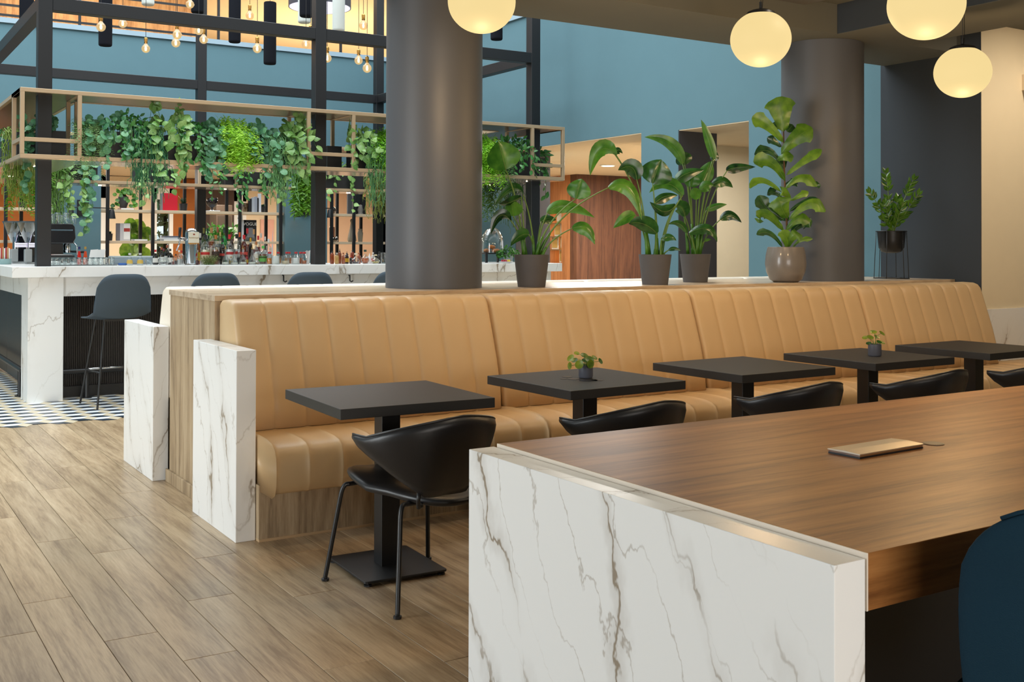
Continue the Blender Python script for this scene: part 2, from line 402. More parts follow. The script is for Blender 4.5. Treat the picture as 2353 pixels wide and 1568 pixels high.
# right wall: two openings with thick reveals
XR = 7.75
w = MB().box(XR, 8.3, 12.22, YB+0.4, 0, ZG).box(XR, 8.3, 9.58, 12.22, ZO, ZG).box(XR, 8.3, 8.95, 9.58, 0, ZG)
w.box(XR, 8.3, 7.89, 8.95, 2.635, ZG).box(XR, 8.3, 6.29, 7.89, 0, ZG)
setting(w.build('wall_right', M_BLUEWALL))
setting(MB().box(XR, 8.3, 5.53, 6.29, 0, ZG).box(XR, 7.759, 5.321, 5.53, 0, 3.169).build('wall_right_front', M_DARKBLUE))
r = MB().box(XR+.004, 8.3, 12.212, 12.22, 0, ZO).box(XR+.004, 8.3, 8.942, 8.95, 0, 2.63)
setting(r.build('trim_1', M_DARKWALL))
r = MB().box(XR+.003, 8.3, 9.58, 12.21, ZO-.008, ZO-.001).box(XR+.003, 8.3, 7.89, 8.94, 2.627, 2.634)
setting(r.build('trim_2', M_WARMCEIL))
setting(MB().box(-4, XR, YB-.03, YB+.1, ZG, ZG+.07).box(XR-.03, XR+.1, 6.2, YB, ZG, ZG+.07).build('trim_3', plain('blue_grey_cornice', (146, 168, 182), 0.6)))
# gallery above
setting(MB().box(-4, 22, YB+.1, 32, ZG-.3, ZG).box(8.6, 14, 6.2, YB+.1, ZG-.3, ZG).build('floor_gallery', M_WARMCEIL))
setting(MB().box(-6, at(462, 100, Y=18.6).x, 18.6, 18.8, ZG, 7).build('wall_gallery', wood('gallery_oak', (160, 112, 66), (196, 146, 94), (212, 166, 112), 'Z', 8, 3.0, 0.6)))
setting(MB().box(4, 24, 31, 31.2, ZG, 7).box(20, 20.2, 7, 31, ZG, 7).build('wall_gallery_far', M_BEIGE))
setting(MB().box(-6, 24, 16.5, 32, 6.2, 6.3).build('ceiling_gallery', M_WARMCEIL))
b = MB()
for z in (0.13, 0.27, 0.41, 0.55, 0.69, 0.83):
    b.bar((-4, YB+.12, ZG+z), (at(455, 90, Y=YB+.12).x, YB+.12, ZG+z), .022)
rail = thing('gallery_railing', (0, YB+.12, ZG), 'dark metal railing of thin horizontal bars along the gallery above the blue wall', 'railing')
for k, z in enumerate((0.13, 0.27, 0.41, 0.55, 0.69, 0.83)):
    MB().bar((-4, YB+.12, ZG+z), (at(450, 90, Y=YB+.12).x, YB+.12, ZG+z), .03).build('rail', M_STEELDARK, rail)
for px in (-60, 183, 502, 783):
    x = at(px, 60, Y=YB+.12).x; MB().bar((x, YB+.12, ZG), (x, YB+.12, ZG+1.0), .035).build('post', M_STEELDARK, rail)

# front low ceiling, beams, beige wall
setting(MB().box(-4.5, 12, -3, 5.5, 3.17, 3.5).build('ceiling', M_CEIL))
setting(MB().box(-4.5, 7.75, 5.5, 6.25, 2.95, 4.4).build('beam_main', M_CEIL))
setting(MB().box(6.3, 7.1, -3, 5.5, 2.95, 3.17).build('beam_cross', M_CEIL))
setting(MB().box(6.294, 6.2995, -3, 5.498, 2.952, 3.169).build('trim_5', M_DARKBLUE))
setting(MB().box(7.76, 12, 5.32, 5.52, 0, 3.17).build('wall_front', M_BEIGE))
setting(MB().box(7.79, 9.6, 5.297, 5.32, 0, 0.885).build('trim_4', M_MARBLE))
wl = MB().box(-4.7, -4.5, 7.5, 16.6, 0, 4.4).box(-4.7, -4.5, -3.2, 2.0, 0, 4.4).box(-4.7, -4.5, 2.0, 7.5, 0, .15).box(-4.7, -4.5, 2.0, 7.5, 2.15, 4.4)
setting(wl.build('wall_left', M_BLUEWALL))
setting(MB().box(-4.5, 12, -3.2, -3, 0, 3.5).build('wall_rear', M_BEIGE))
setting(MB().box(12, 12.2, -3.2, 5.52, 0, 3.5).build('wall_far_right', M_BEIGE))
# columns on the divider axis
def column(x, y, r, z1):
    return setting(MB().lathe([(r, 1.1185), (r, z1)], (x, y, 0), 64).build('column', M_COLUMN, smooth=True, auto=0.6))
column(3.20, 5.996, 0.30, 2.949)
column(6.565, 5.885, 0.312, 2.949)

# room beyond the right wall
setting(MB().box(8.3, 16, 4, 22, 2.67, 2.8).build('ceiling_side', M_WARMCEIL))
M_WALNUT = wood('walnut_panel', (58, 34, 20), (88, 54, 34), (106, 68, 44), 'Z', 16, 4.0, 0.5)
M_WALNUT_LIT = wood('walnut_panel_lit', (128, 78, 40), (160, 104, 60), (180, 122, 74), 'Z', 16, 4.0, 0.5)  # same timber, with the light on the niche side put into its colour
setting(MB().box(8.62, 14, 10.35, 10.5, 0, 2.67).build('wall_side', M_BEIGE))
pc = at(1325, 500, D=19.4)
wc = MB()
XC, YC = pc.x, pc.y
wside = MB().box(XC, 16, YC, YC+.2, 0, 2.67).build('wall_side_timber', M_WALNUT); setting(wside)
# timber wall running away with a lit shelf niche
ya = YC+.2
ny = at(1290, 500, X=XC).y; ny1 = at(1246, 500, X=XC).y
nz0 = at(1270, 606, X=XC).z; nz1 = at(1270, 484, X=XC).z
wt = MB().box(XC, XC+.5, ya, ny, 0, 2.67).box(XC, XC+.5, ny, ny1, nz1, 2.67).box(XC, XC+.5, ny, ny1, 0, nz0).box(XC, XC+.5, ny1, 21.8, 0, 2.67).box(XC+.4, XC+.5, ny, ny1, nz0, nz1)
setting(wt.build('wall_side_niche', M_WALNUT_LIT))
setting(MB().box(8.6, 16, 21.8, 22, 0, 2.67).build('wall_side_far', M_DARKWALL))
nic = thing('niche_shelves', (XC+.2, (ny+ny1)/2, nz0), 'glass shelves in the lit niche of the timber wall', 'shelf')
for k in range(1, 4):
    z = nz0+(nz1-nz0)*k/4
    MB().box(XC+.03, XC+.39, ny+.005, ny1-.005, z, z+.015).build('shelf_board', plain('smoked_shelf', (120, 92, 60), 0.2), nic)
MB().box(XC+.3, XC+.36, ny1-.3, ny1-.2, nz0+.01, nz1-.01).build('light_strip', emit('led_strip', (255, 226, 170), 9), nic, bevel=.005)
mfr = [plain('frame_gold', (206, 168, 92), 0.4), plain('frame_cream', (230, 220, 196), 0.5)]
for k, (z, dy) in enumerate(((0, .35), (1, .3), (2, .6), (3, .5), (1, .75))):
    zz = nz0+(nz1-nz0)*z/4+.018; y = ny+(ny1-ny)*dy
    t = thing('picture_frame', (XC+.2, y, zz), ('cream leaning card on the lowest shelf of the lit niche', 'gold leaning frame on the second shelf of the lit niche', 'cream leaning card on the third shelf of the lit niche', 'gold leaning frame on the top shelf of the lit niche', 'cream card at the far end of the second niche shelf')[k], 'frame')
    f = MB().box(XC+.18, XC+.2, y-.11, y+.11, zz, zz+.24).build('frame_border', mfr[(k+1) % 2], t, bevel=.004)
    MB().box(XC+.174, XC+.18, y-.085, y+.085, zz+.03, zz+.21).build('picture', mfr[k % 2], t)
dl = at(1397, 380, Z=2.668)
t = thing('ceiling_downlight', dl, 'round recessed downlight in the beige ceiling beyond the wide wall opening', 'light')
MB().lathe([(.13, -.012), (.13, 0)], dl, 24).build('rim', M_WHITE, t, smooth=True, auto=.5)
MB().lathe([(.10, -.016), (.10, -.0125)], dl, 24).build('lens', emit('downlight_lens', (255, 232, 190), 6), t)

# lounge behind the shelves: far wall in coloured bays, windows, ceiling
YF = 21.0
xf = lambda px: at(px, 500, Y=YF).x
setting(MB().box(-6, 8.6, YB+.4, 22, ZO+.01, ZO+.15).build('ceiling_lounge', M_WARMCEIL))
M_CREAM = plain('cream_panel', (228, 208, 176), 0.8); M_BROWNWALL = plain('brown_wall', (70, 52, 40), 0.7)
for a, b, mt in ((-300, 88, M_ORANGE), (120, 232, M_BLUEWALL), (250, 352, M_CREAM), (398, 470, M_ORANGE), (470, 538, M_BROWNWALL), (566, 672, M_CREAM), (672, 746, M_BROWNWALL), (746, 1000, M_PEACH)):
    o = MB().box(xf(a), xf(b), YF, YF+.2, 0, ZO).build('wall_far', mt); setting(o)
M_FRAME = plain('white_window_frame', (232, 232, 228), 0.5)
for k, (a, b) in enumerate(((88, 120), (232, 250), (352, 398), (538, 566))):
    x0, x1 = xf(a), xf(b)
    f = MB().box(x0, x0+.07, YF, YF+.1, 0, ZO).box(x1-.07, x1, YF, YF+.1, 0, ZO).box(x0, x1, YF, YF+.1, 0, .12).box(x0, x1, YF, YF+.1, 2.25, ZO)
    o = f.build('window_%d' % (k+1), M_FRAME); setting(o)
    MB().box(x0+.07, x1-.07, YF+.04, YF+.05, .12, 2.25).build('pane', M_CLEAR, o)
# greenery outside the far windows
M_HEDGE = leafmat('hedge_leaves', (34, 70, 26), (96, 132, 60), 0.6, 0.2)
def bush(name, c, r, n, label, cat, mat, size=.12):
    t = thing(name, c, label, cat); R = random.Random(int(c[0]*100))
    b = MB()
    for i in range(n):
        d = Vector((R.gauss(0, 1), R.gauss(0, 1), R.gauss(0, 1))).normalized()*(R.random()**.4)
        p = Vector(c)+Vector((d.x*r[0], d.y*r[1], r[2]+d.z*r[2])); s = size*(.6+R.random()*.8)
        a = Vector((R.gauss(0, 1), R.gauss(0, 1), R.gauss(0, 1))).normalized(); e = a.orthogonal().normalized()
        b.add([p-a*s, p+e*s*.5, p+a*s, p-e*s*.5], [(0, 1, 2, 3)])
    f = b.build('leaves', mat, t); f['kind'] = 'stuff'
    MB().tube([(c[0], c[1], c[2]-.2), (c[0], c[1], c[2]+r[2])], .05, 6).build('stem', plain('bark', (90, 76, 60), 0.9), t)
    return t
bush('hedge_bush', (xf(384)*25/21, 25, -.2), (1.6, .8, .75), 900, 'round green bush outside the window beside the red book', 'bush', M_HEDGE)
bush('garden_tree', (xf(380)*30/21, 30, 1.0), (2.6, 1.2, 1.6), 1100, 'pale green tree crown beyond the bush outside the window', 'tree', leafmat('tree_leaves', (120, 136, 70), (190, 190, 120), 0.6, 0.3), .16)
bush('flower_bush', (xf(241)*23.5/21, 23.5, -.2), (.7, .6, 1.3), 800, 'leafy bush outside the narrow window by the left blue pillar', 'bush', leafmat('bush_leaves', (52, 110, 30), (130, 170, 60), 0.5, 0.3), .14)
bush('garden_shrub', (xf(552)*25/21, 25, -.2), (1.0, .8, 1.3), 700, 'olive shrub outside the window behind the vodka bottles', 'shrub', leafmat('shrub_leaves', (90, 104, 50), (170, 170, 110), 0.6, 0.3))
# ================================================================ DIVIDER AND BANQUETTES
dv = thing('divider_cabinet', (1.69, 5.55, 0), 'long light oak divider cabinet with flat top between the two banquettes', 'cabinet')
MB().box(1.688, 7.745, 5.551, 6.435, 1.088, 1.118).build('top_board', M_OAK_SHEEN, dv, bevel=.0015)
MB().box(1.694, 7.745, 5.57, 6.425, 0, 1.088).build('body', M_OAK_V, dv)
MB().box(1.689, 1.72, 5.551, 5.569, .5, 1.087).build('edge_strip', M_OAK_V, dv)
MB().box(1.680, 1.694, 5.66, 6.46, 0, .072).build('baseboard', M_OAK_V, dv, bevel=.002)

def channel_cushion(prof, x0, x1, n, depth=.013, width=.055):
    """prof: closed loop of (y, z, ny, nz, weight); n channels stitched across x0..x1."""
    b = MB(); cw = (x1-x0)/n; xs = []
    for k in range(n):
        a = x0+k*cw; c = [0, .03, .08, .17, .33, .5, .67, .83, .92, .97]
        xs += [a+t*cw for t in c]
    xs.append(x1); rows = []
    for x in xs:
        d = min((x-x0) % cw, cw-((x-x0) % cw)); e = min(x-x0, x1-x)
        ins = depth*(max(0, 1-d/width))**2.4
        r = []
        for (y, z, ny, nz, wt) in prof:
            q = ins*wt
            if e < .02: q = max(q, .018*(1-e/.02)**2)
            r.append((x, y-ny*q, z-nz*q))
        rows.append(r)
    return b.grid(rows, close_v=True, cap0=True, cap1=True)
def smooth_prof(pts, weights):
    n = len(pts); out = []
    for i, (y, z) in enumerate(pts):
        a, c = pts[i-1], pts[(i+1) % n]; ty, tz = c[0]-a[0], c[1]-a[1]; l = math.hypot(ty, tz) or 1
        out.append((y, z, -tz/l, ty/l, weights[i]))
    return out
def back_prof(yb, s):
    """Sloping backrest against y = yb; s = -1 leans towards -Y, +1 towards +Y."""
    pts = [(.395, .475), (.385, .60), (.345, .75), (.295, .90), (.253, 1.02), (.238, 1.06), (.215, 1.086), (.18, 1.098), (.09, 1.101), (.03, 1.096), (.006, 1.07), (.004, .9), (.004, .6), (.006, .47), (.2, .462), (.37, .463)]
    wt = [1, 1, 1, 1, 1, 1, 1, .8, .5, .2, 0, 0, 0, 0, 0, .6]
    P = [(yb+s*y, z) for y, z in pts]
    if s > 0: P = list(reversed(P)); wt = list(reversed(wt))
    return smooth_prof(P, wt)
def seat_prof(yb, s):
    pts = [(.0, .468), (.15, .474), (.30, .476), (.40, .472), (.455, .462), (.485, .445), (.502, .415), (.508, .36), (.505, .30), (.492, .262), (.465, .248), (.30, .25), (.0, .25)]
    wt = [.6, 1, 1, 1, 1, 1, 1, 1, 1, .9, .5, 0, 0]
    P = [(yb+s*y, z) for y, z in pts]
    if s > 0: P = list(reversed(P)); wt = list(reversed(wt))
    return smooth_prof(P, wt)
bq = thing('banquette', (1.7, 4.9, 0), 'tan leather banquette with channel stitched backs behind the black tables', 'banquette')
cuts = [1.706, 3.195, 4.715, 6.31, 7.75]
for k in range(4):
    a, c = cuts[k]+.002, cuts[k+1]-.006
    channel_cushion(back_prof(5.55, -1), a, c, 9, .008, .032).build('backrest', M_TAN, bq, smooth=True)
    channel_cushion(seat_prof(5.21, -1), a, c, 9, .007, .03).build('seat_cushion', M_TAN, bq, smooth=True)
MB().box(1.702, 7.745, 4.90, 5.2, 0.012, .262).build('kick_panel', M_OAK_V, bq)
MB().box(1.702, 7.745, 4.894, 5.2, 0, .012).build('base_strip', plain('base_strip', (190, 160, 122), .5), bq)
o = MB().box(1.605, 1.70, 4.94, 5.64, 0, .888).build('end_panel', M_MARBLE, bq, bevel=.003); o['label'] = 'white veined marble end panel'
cb = thing('banquette', (7.75, 4.9, 0), 'tan leather bench seat below the marble panel at the right edge', 'banquette')
channel_cushion(seat_prof(5.29, -1), 7.75, 9.2, 9, .007, .03).build('seat_cushion', M_TAN, cb, smooth=True)
MB().box(7.755, 9.2, 4.95, 5.29, 0, .25).build('kick_panel', M_OAK_V, cb)
rb = thing('banquette', (1.7, 6.9, 0), 'cream leather banquette on the bar side of the divider, mostly hidden', 'banquette')
M_CREAMLEATHER = plain('cream_leather', (226, 214, 196), .45, bump=.08, bscale=300)
pr = back_prof(6.436, 1)
pr = [(y, z+(.03 if z > .8 else 0), a, b_, w_) for y, z, a, b_, w_ in pr]
for k in range(4):
    a, c = cuts[k]+.002, min(cuts[k+1], 7.72)-.006
    channel_cushion(pr, a, c, 9, .008, .032).build('backrest', M_CREAMLEATHER, rb, smooth=True)
    channel_cushion(seat_prof(6.77, 1), a, c, 9, .007, .03).build('seat_cushion', M_CREAMLEATHER, rb, smooth=True)
MB().box(1.705, 7.7, 6.75, 7.05, 0, .262).build('kick_panel', M_OAK_V, rb)
o = MB().box(1.612, 1.703, 6.485, 7.215, 0, .90).build('end_panel', M_MARBLE, rb, bevel=.003); o['label'] = 'white veined marble end panel'

# ================================================================ BLACK TABLES
def rounded_plate(x, y, hx, hy, r, z0, z1):
    pr = rbox_prof(2*hx, 2*hy, r, 3); b = MB()
    return b.grid([[(x+p, y+q, z0) for p, q in pr], [(x+p, y+q, z1) for p, q in pr]], close_v=True, cap0=True, cap1=True)
def black_table(label):
    t = thing('bistro_table', (0, 0, 0), label, 'table', 'square black tables along the banquette')
    MB().box(-.34, .34, -.335, .335, .704, .745).build('tabletop', M_BLACKTOP, t, bevel=.0012, segs=1)
    MB().box(-.042, .042, -.042, .042, .022, .704).build('column', M_BLACK, t, bevel=.002)
    MB().box(-.16, .16, -.16, .16, .696, .7035).build('mounting_plate', M_BLACK, t)
    rounded_plate(0, 0, .185, .21, .012, .014, .024).build('base_plate', M_BLACK, t, bevel=.002, segs=1)
    for sx in (-1, 1):
        for sy in (-1, 1):
            MB().lathe([(.010, .0), (.016, .001), (.016, .007), (.008, .008), (.008, .0139)], (sx*.165, sy*.19, 0), 12).build('foot', M_BLACK, t)
    return t
tb = black_table('square black table nearest the marble end panel, with an empty top')
spots = [((2.03, 4.22), -2.3), ((3.075, 4.225), 2.0), ((4.14, 4.26), 1.0), ((5.145, 4.27), 0.0), ((6.18, 4.295), 1.0)]
tl = ['square black table nearest the marble end panel, with an empty top',
      'square black table carrying the round leaved plant and dark coaster dots',
      'empty square black table in the middle, between the two tables with plants',
      'square black table carrying the small upright plant in a grey cup',
      'square black table farthest along the banquette, cut by the right edge']
tables = [tb]+[copy_tree(tb) for _ in range(4)]
for t, (p, a), l in zip(tables, spots, tl):
    t.location = (p[0], p[1], 0); t.rotation_euler.z = math.radians(a); t['label'] = l
# dark ring marks on the second table
for k, (px, py, r) in enumerate(((1303, 866, .026), (1318, 871, .03), (1352, 874, .045), (1372, 874, .028), (1295, 871, .016))):
    p = at(px, py, Z=.7462); tag(MB().lathe([(r, -.0009), (r, 0)], p, 24).build('coaster', plain('coaster_black', (20, 19, 18), .35), loc=p), ('thin round black coaster left of the round leaved plant', 'thin round black coaster at the foot of the plant cup, left', 'large round black coaster under the plant cup', 'thin round black coaster right of the plant cup', 'smallest round black coaster near the table edge')[k], 'coaster', 'black coasters on the second table')

# ================================================================ BLACK LEATHER CHAIRS
def make_chair(label):
    t = thing('dining_chair', (0, 0, 0), label, 'chair', 'black leather chairs at the bistro tables')
    # backrest: a wrapped shell, high in the middle, drawn out into two arm tips
    rows = []; N = 30; Mv = 9
    thick = .024
    for i in range(N+1):
        u = -1+2*i/N; ph = u*math.radians(98); au = abs(u)
        zt = .757-.112*au**1.45+.030*max(0, (au-.80)/.20)
        zb = .452+.178*max(0, (au-.26)/.74)**1.0
        if au > .93: k = (au-.93)/.07; mid = (zt+zb)/2+.01; zt = zt+(mid+.012-zt)*k**2*.6; zb = zb+(mid-.012-zb)*k**2*.6
        outer, inner = [], []
        for j in range(Mv+1):
            v = j/Mv; z = zb+(zt-zb)*v
            rx = .278-.06*(1-v)*(1-au)**.5-.02*(1-v); ry = .285-.115*(1-v)*(1-.5*au)
            bulge = .010*math.sin(PI*v)
            cx, cy = math.sin(ph)*(rx+bulge)-.098, -math.cos(ph)*(ry+bulge)-.20
            n_ = V(math.sin(ph)/rx, -math.cos(ph)/ry, 0).normalized()
            e = math.sqrt(max(0, 1-(2*v-1)**8))
            ends = min(1, (1-au)/.05) if au > .95 else 1
            outer.append(V(cx, cy, z)+n_*thick/2*(.25+.75*e)*(.3+.7*ends)); inner.append(V(cx, cy, z)-n_*thick/2*(.25+.75*e)*(.3+.7*ends))
        rows.append(outer+list(reversed(inner)))
    back = MB().grid(rows, close_v=True, cap0=True, cap1=True).build('backrest', M_BLACKLEATHER, t, smooth=True)
    pip = [(r[Mv]+r[Mv+1])/2+V(0, 0, .002) for r in rows]
    MB().tube(pip, .0045, 6).build('piping', M_BLACKLEATHER, back, smooth=True)
    # seat: shield-shaped pad with turned-up front corners
    rows = []; K = 36
    for (sc, dz) in ((.0, -.022), (.6, -.024), (.9, -.020), (.98, -.012), (1.0, 0), (.985, .010), (.92, .017), (.6, .014), (.0, .010)):
        r = []
        for k in range(K):
            a = 2*PI*k/K; c, s = math.cos(a), math.sin(a)
            x = .245*math.copysign(abs(c)**.75, c); y = .33*math.copysign(abs(s)**.8, s)
            x *= (.86+.14*(y/.33)) if y < 0 else 1
            z = .435+.04*max(0, y/.33)*abs(x/.245)**2-.012*(1-abs(x/.245)**2)+.012*(y/.33)
            if y > 0: z += -.0*(y/.33)
            r.append((x*sc, y*sc-.03, z+dz if sc > .3 else .430+dz+.0))
        rows.append(r)
    seat = MB().grid(rows, close_v=True, cap0=True, cap1=True).build('seat', M_BLACKLEATHER, t, smooth=True)
    fr = MB()
    for y, w in ((.22, .16), (-.22, .16)): fr.tube([(-w-.02, y, .400), (w+.02, y, .400)], .0095, 10)
    for x in (-.13, .13): fr.bar((x, -.24, .408), (x, .22, .412), .03, .006)
    fr.build('under_frame', M_BLACK, t, smooth=True, auto=.6)
    for sx in (-1, 1):
        for fy, ty in ((.29, .22), (-.28, -.22)):
            top = V(sx*.18, ty, .400); foot = V(sx*.25, fy, .016); knee = V(sx*.205, ty+(fy-ty)*.1, .400)
            pts = [top]+bez(top+(knee-top)*.3, knee, knee+(foot-knee)*.14, 6)+[foot]
            leg = MB().tube(pts, .0095, 10).build('leg', M_BLACK, t, smooth=True, auto=.7)
            MB().lathe([(.013, 0), (.016, .002), (.016, .010), (.009, .012), (.009, .020)], (foot.x, foot.y, 0), 12).build('foot', M_BLACK, leg)
        MB().tube([(sx*.115, -.20, .405), (sx*.12-.04, -.30, .404), (sx*.122-.075, -.338, .413), (sx*.122-.085, -.352, .44), (sx*.122-.085, -.356, .472)], .008, 8).build('back_support', M_BLACK, t, smooth=True)
    return t
cl = ['black leather chair at the nearest table, standing whole in view',
      'black leather chair at the table with the round leaved plant',
      'black leather chair at the middle empty table',
      'black leather chair at the table with the small upright plant',
      'black leather chair cut off by the right edge, at the farthest table']
c0 = make_chair(cl[0]); chairs = [c0]+[copy_tree(c0) for _ in range(4)]
for c, (x, y, a), l in zip(chairs, ((2.015, 3.93, 5), (2.895, 3.84, 4), (3.945, 3.92, 3), (4.90, 3.93, 3), (5.925, 3.96, 3)), cl):
    c.location = (x, y, 0); c.rotation_euler.z = math.radians(a); c['label'] = l

# ================================================================ COMMUNAL TABLE
ct = thing('communal_table', (1.663, 1.45, 0), 'large oak communal table with a white marble end panel in the foreground', 'table')
MB().box(1.760, 5.3, 1.4595, 2.872, .650, .7655).build('tabletop', M_OAK_TABLE, ct, bevel=.0012, segs=1)
MB().box(1.7555, 1.7595, 1.4595, 2.872, .650, .7655).build('edge_band', M_EDGE, ct)
o = MB().box(1.663, 1.752, 1.460, 2.885, 0, .755).build('end_panel', marble('white_marble_large', (0.45, 0.62, 0.1), 1.15, rough=.3), ct, bevel=.002); o['label'] = 'white veined marble end panel'
MB().box(5.305, 5.39, 1.46, 2.885, 0, .755).build('end_panel', M_MARBLE, ct, bevel=.002)
MB().box(1.78, 5.3, 1.80, 1.84, 0, .649).build('shade_sheet', M_BLACK, ct)  # added black sheet standing in for the deep shade below the tabletop
pl = thing('power_outlet_box', (0, 0, 0), 'flat silver flip-lid power box lying on the oak communal table', 'power box', rz=math.radians(2.5))
MB().box(-.15, .15, -.056, .056, 0, .005).build('base', M_STEELDARK, pl)
lid = MB(); rows = []
for k in range(9):
    x = -.152+.304*k/8; rows.append([(x, -.058, .0065+.0045), (x, .058, .0065+.0045), (x, .058, .014), (x, 0, .0165), (x, -.058, .014)])
lid.grid(rows, close_v=True, cap0=True, cap1=True).build('lid', plain('brushed_silver', (200, 190, 172), .35, metal=.8), pl)
MB().box(-.149, .149, -.0555, .0555, .0052, .0108).build('lid_frame', M_CHROME, pl)
pl.location = (2.665, 2.18, .7655)
p = at(2145, 1021, Z=.7655)
tag(MB().lathe([(.032, 0), (.032, .0025), (.028, .0035)], p, 28).build('cable_grommet', plain('grommet_brown', (84, 66, 46), .4), loc=p), 'round brown cable cover in the oak table beside the silver power box', 'cable cover')

# teal tub chair in the right corner
bc = thing('tub_chair', (0, 0, 0), 'dark teal upholstered chair with rounded back at the communal table, bottom right', 'chair', rz=math.radians(-4))
M_TEAL = plain('teal_fabric', (10, 40, 55), .85, spec=.2, var=.12, bump=.5, bscale=420)
rows = []; N = 28
for i in range(N+1):
    u = -1+2*i/N; ph = u*math.radians(88); au = abs(u)
    sa = abs(ph)/(PI/2); zt = max(.52, .93-.06*sa**2-.135*sa**8); zb = .40; r = []
    for j in range(13):
        v = j/12; z = zb+(zt-zb)*v; rx = .225+.055*math.sin(v*1.5)-.02*v**3*(1-au*.5); ry = .225+.05*v
        r.append(V(math.sin(ph)*rx, -math.cos(ph)*ry, z))
    q = []
    for j in range(13):
        p = r[j]; n_ = V(math.sin(ph), -math.cos(ph), 0); e = math.sqrt(max(0.02, 1-(j/12)**10))
        q.append(p-n_*.05*e)
    rows.append(r+list(reversed(q)))
bk = MB().grid(rows, close_v=True, cap0=True, cap1=True).build('backrest', M_TEAL, bc, smooth=True)
bk.modifiers.new('subdivision', 'SUBSURF').levels = 1; bk.modifiers['subdivision'].render_levels = 1
MB().tube([(r[12]+r[13])/2+V(0, 0, .001) for r in rows[3:-3]], .004, 6).build('seam', M_TEAL, bk, smooth=True)
MB().lathe([(.02, .38), (.18, .385), (.20, .41), (.20, .45), (.18, .475), (.02, .48)], (0, -.03, 0), 28).build('seat', M_TEAL, bc, smooth=True)
for sx in (-1, 1):
    for sy in (-1, 1):
        MB().tube([(sx*.12, sy*.12-.03, .39), (sx*.18, sy*.18-.03, 0)], .014, 8, .009).build('leg', M_BLACK, bc, smooth=True)

bc.location = (2.075, 1.29, 0)

# ================================================================ GLOBE LAMPS, CEILING VENT
M_OPAL = emit('opal_glass', (254, 226, 158), 0.92)
M_OPAL.node_tree.nodes['Principled BSDF'].inputs['Base Color'].default_value = (0.02, 0.016, 0.01, 1); M_OPAL.node_tree.nodes['Principled BSDF'].inputs['Specular IOR Level'].default_value = 0.15; M_OPAL.node_tree.nodes['Principled BSDF'].inputs['Roughness'].default_value = .6
M_CORD = plain('dark_cord', (30, 28, 28), .5)
gl = [((1107, 4), 5.6, 'round opal globe lamp in front of the near dark column'), ((1748, 90), 6.34, 'round opal globe lamp hanging before the blue wall, left of the far column'),
      ((2128, 11), 5.08, 'largest opal globe lamp, cut by the top edge of the view'), ((2212, 166), 6.94, 'smallest opal globe lamp hanging lowest beside the beige wall')]
for (px, py), D, lab in gl:
    p = at(px, py, D=D); r = .175; zc = p.z
    top = 3.17
    if 6.3 < p.x < 7.1: top = 2.95
    t = thing('globe_lamp', p, lab, 'lamp', 'opal globe lamps')
    g = MB().lathe([(max(.001, r*math.sin(a)), -r*.93*math.cos(a)) for a in [PI*k/28*.86 for k in range(29)]], p, 40, cap0=True, cap1=True).build('shade', M_OPAL, t, smooth=True, auto=.9)
    zr = r*.93*-math.cos(PI*.86)
    lamp('POINT', 'globe_light', p+V(0, 0, -.36), 22, (1.0, 0.66, 0.34), 0.07)
    MB().lathe([(.082, zr-.004), (.078, zr+.010), (.05, zr+.022), (.012, zr+.030), (.008, zr+.034), (.008, zr+.07)], p, 28).build('cap', M_STEELDARK, t, smooth=True, auto=.6)
    MB().tube([p+V(0, 0, zr+.06), V(p.x, p.y, top)], .0022, 6).build('cord', M_CORD, t)
    MB().tube(bez(p+V(.012, 0, zr+.03), p+V(.03, 0, zr+.15), V(p.x+.004, p.y, zc+zr+.30), 6)+[V(p.x+.004, p.y, top)], .002, 6).build('power_cord', M_CORD, t)
    MB().lathe([(.045, -.03), (.045, 0)], (p.x, p.y, top), 20).build('ceiling_rose', M_STEELDARK, t)
p0, p1 = at(1650, 8, Z=3.14), at(1775, 14, Z=3.14)
av = thing('air_conditioner', ((p0.x+p1.x)/2, 4.9, 3.17), 'dark ceiling air cassette with slotted vents above the left hanging globe', 'air conditioner')
cx, cy = (p0.x+p1.x)/2, min(p0.y, p1.y)+.05
MB().box(cx-.33, cx+.33, cy-.6, cy, 3.125, 3.17).build('casing', plain('cassette_grey', (98, 96, 92), .5), av, bevel=.01)
for k in range(5):
    MB().box(cx-.05+.0, cx+.22, cy-.08-k*.035, cy-.065-k*.035, 3.12, 3.126).build('slot', M_BLACK, av)

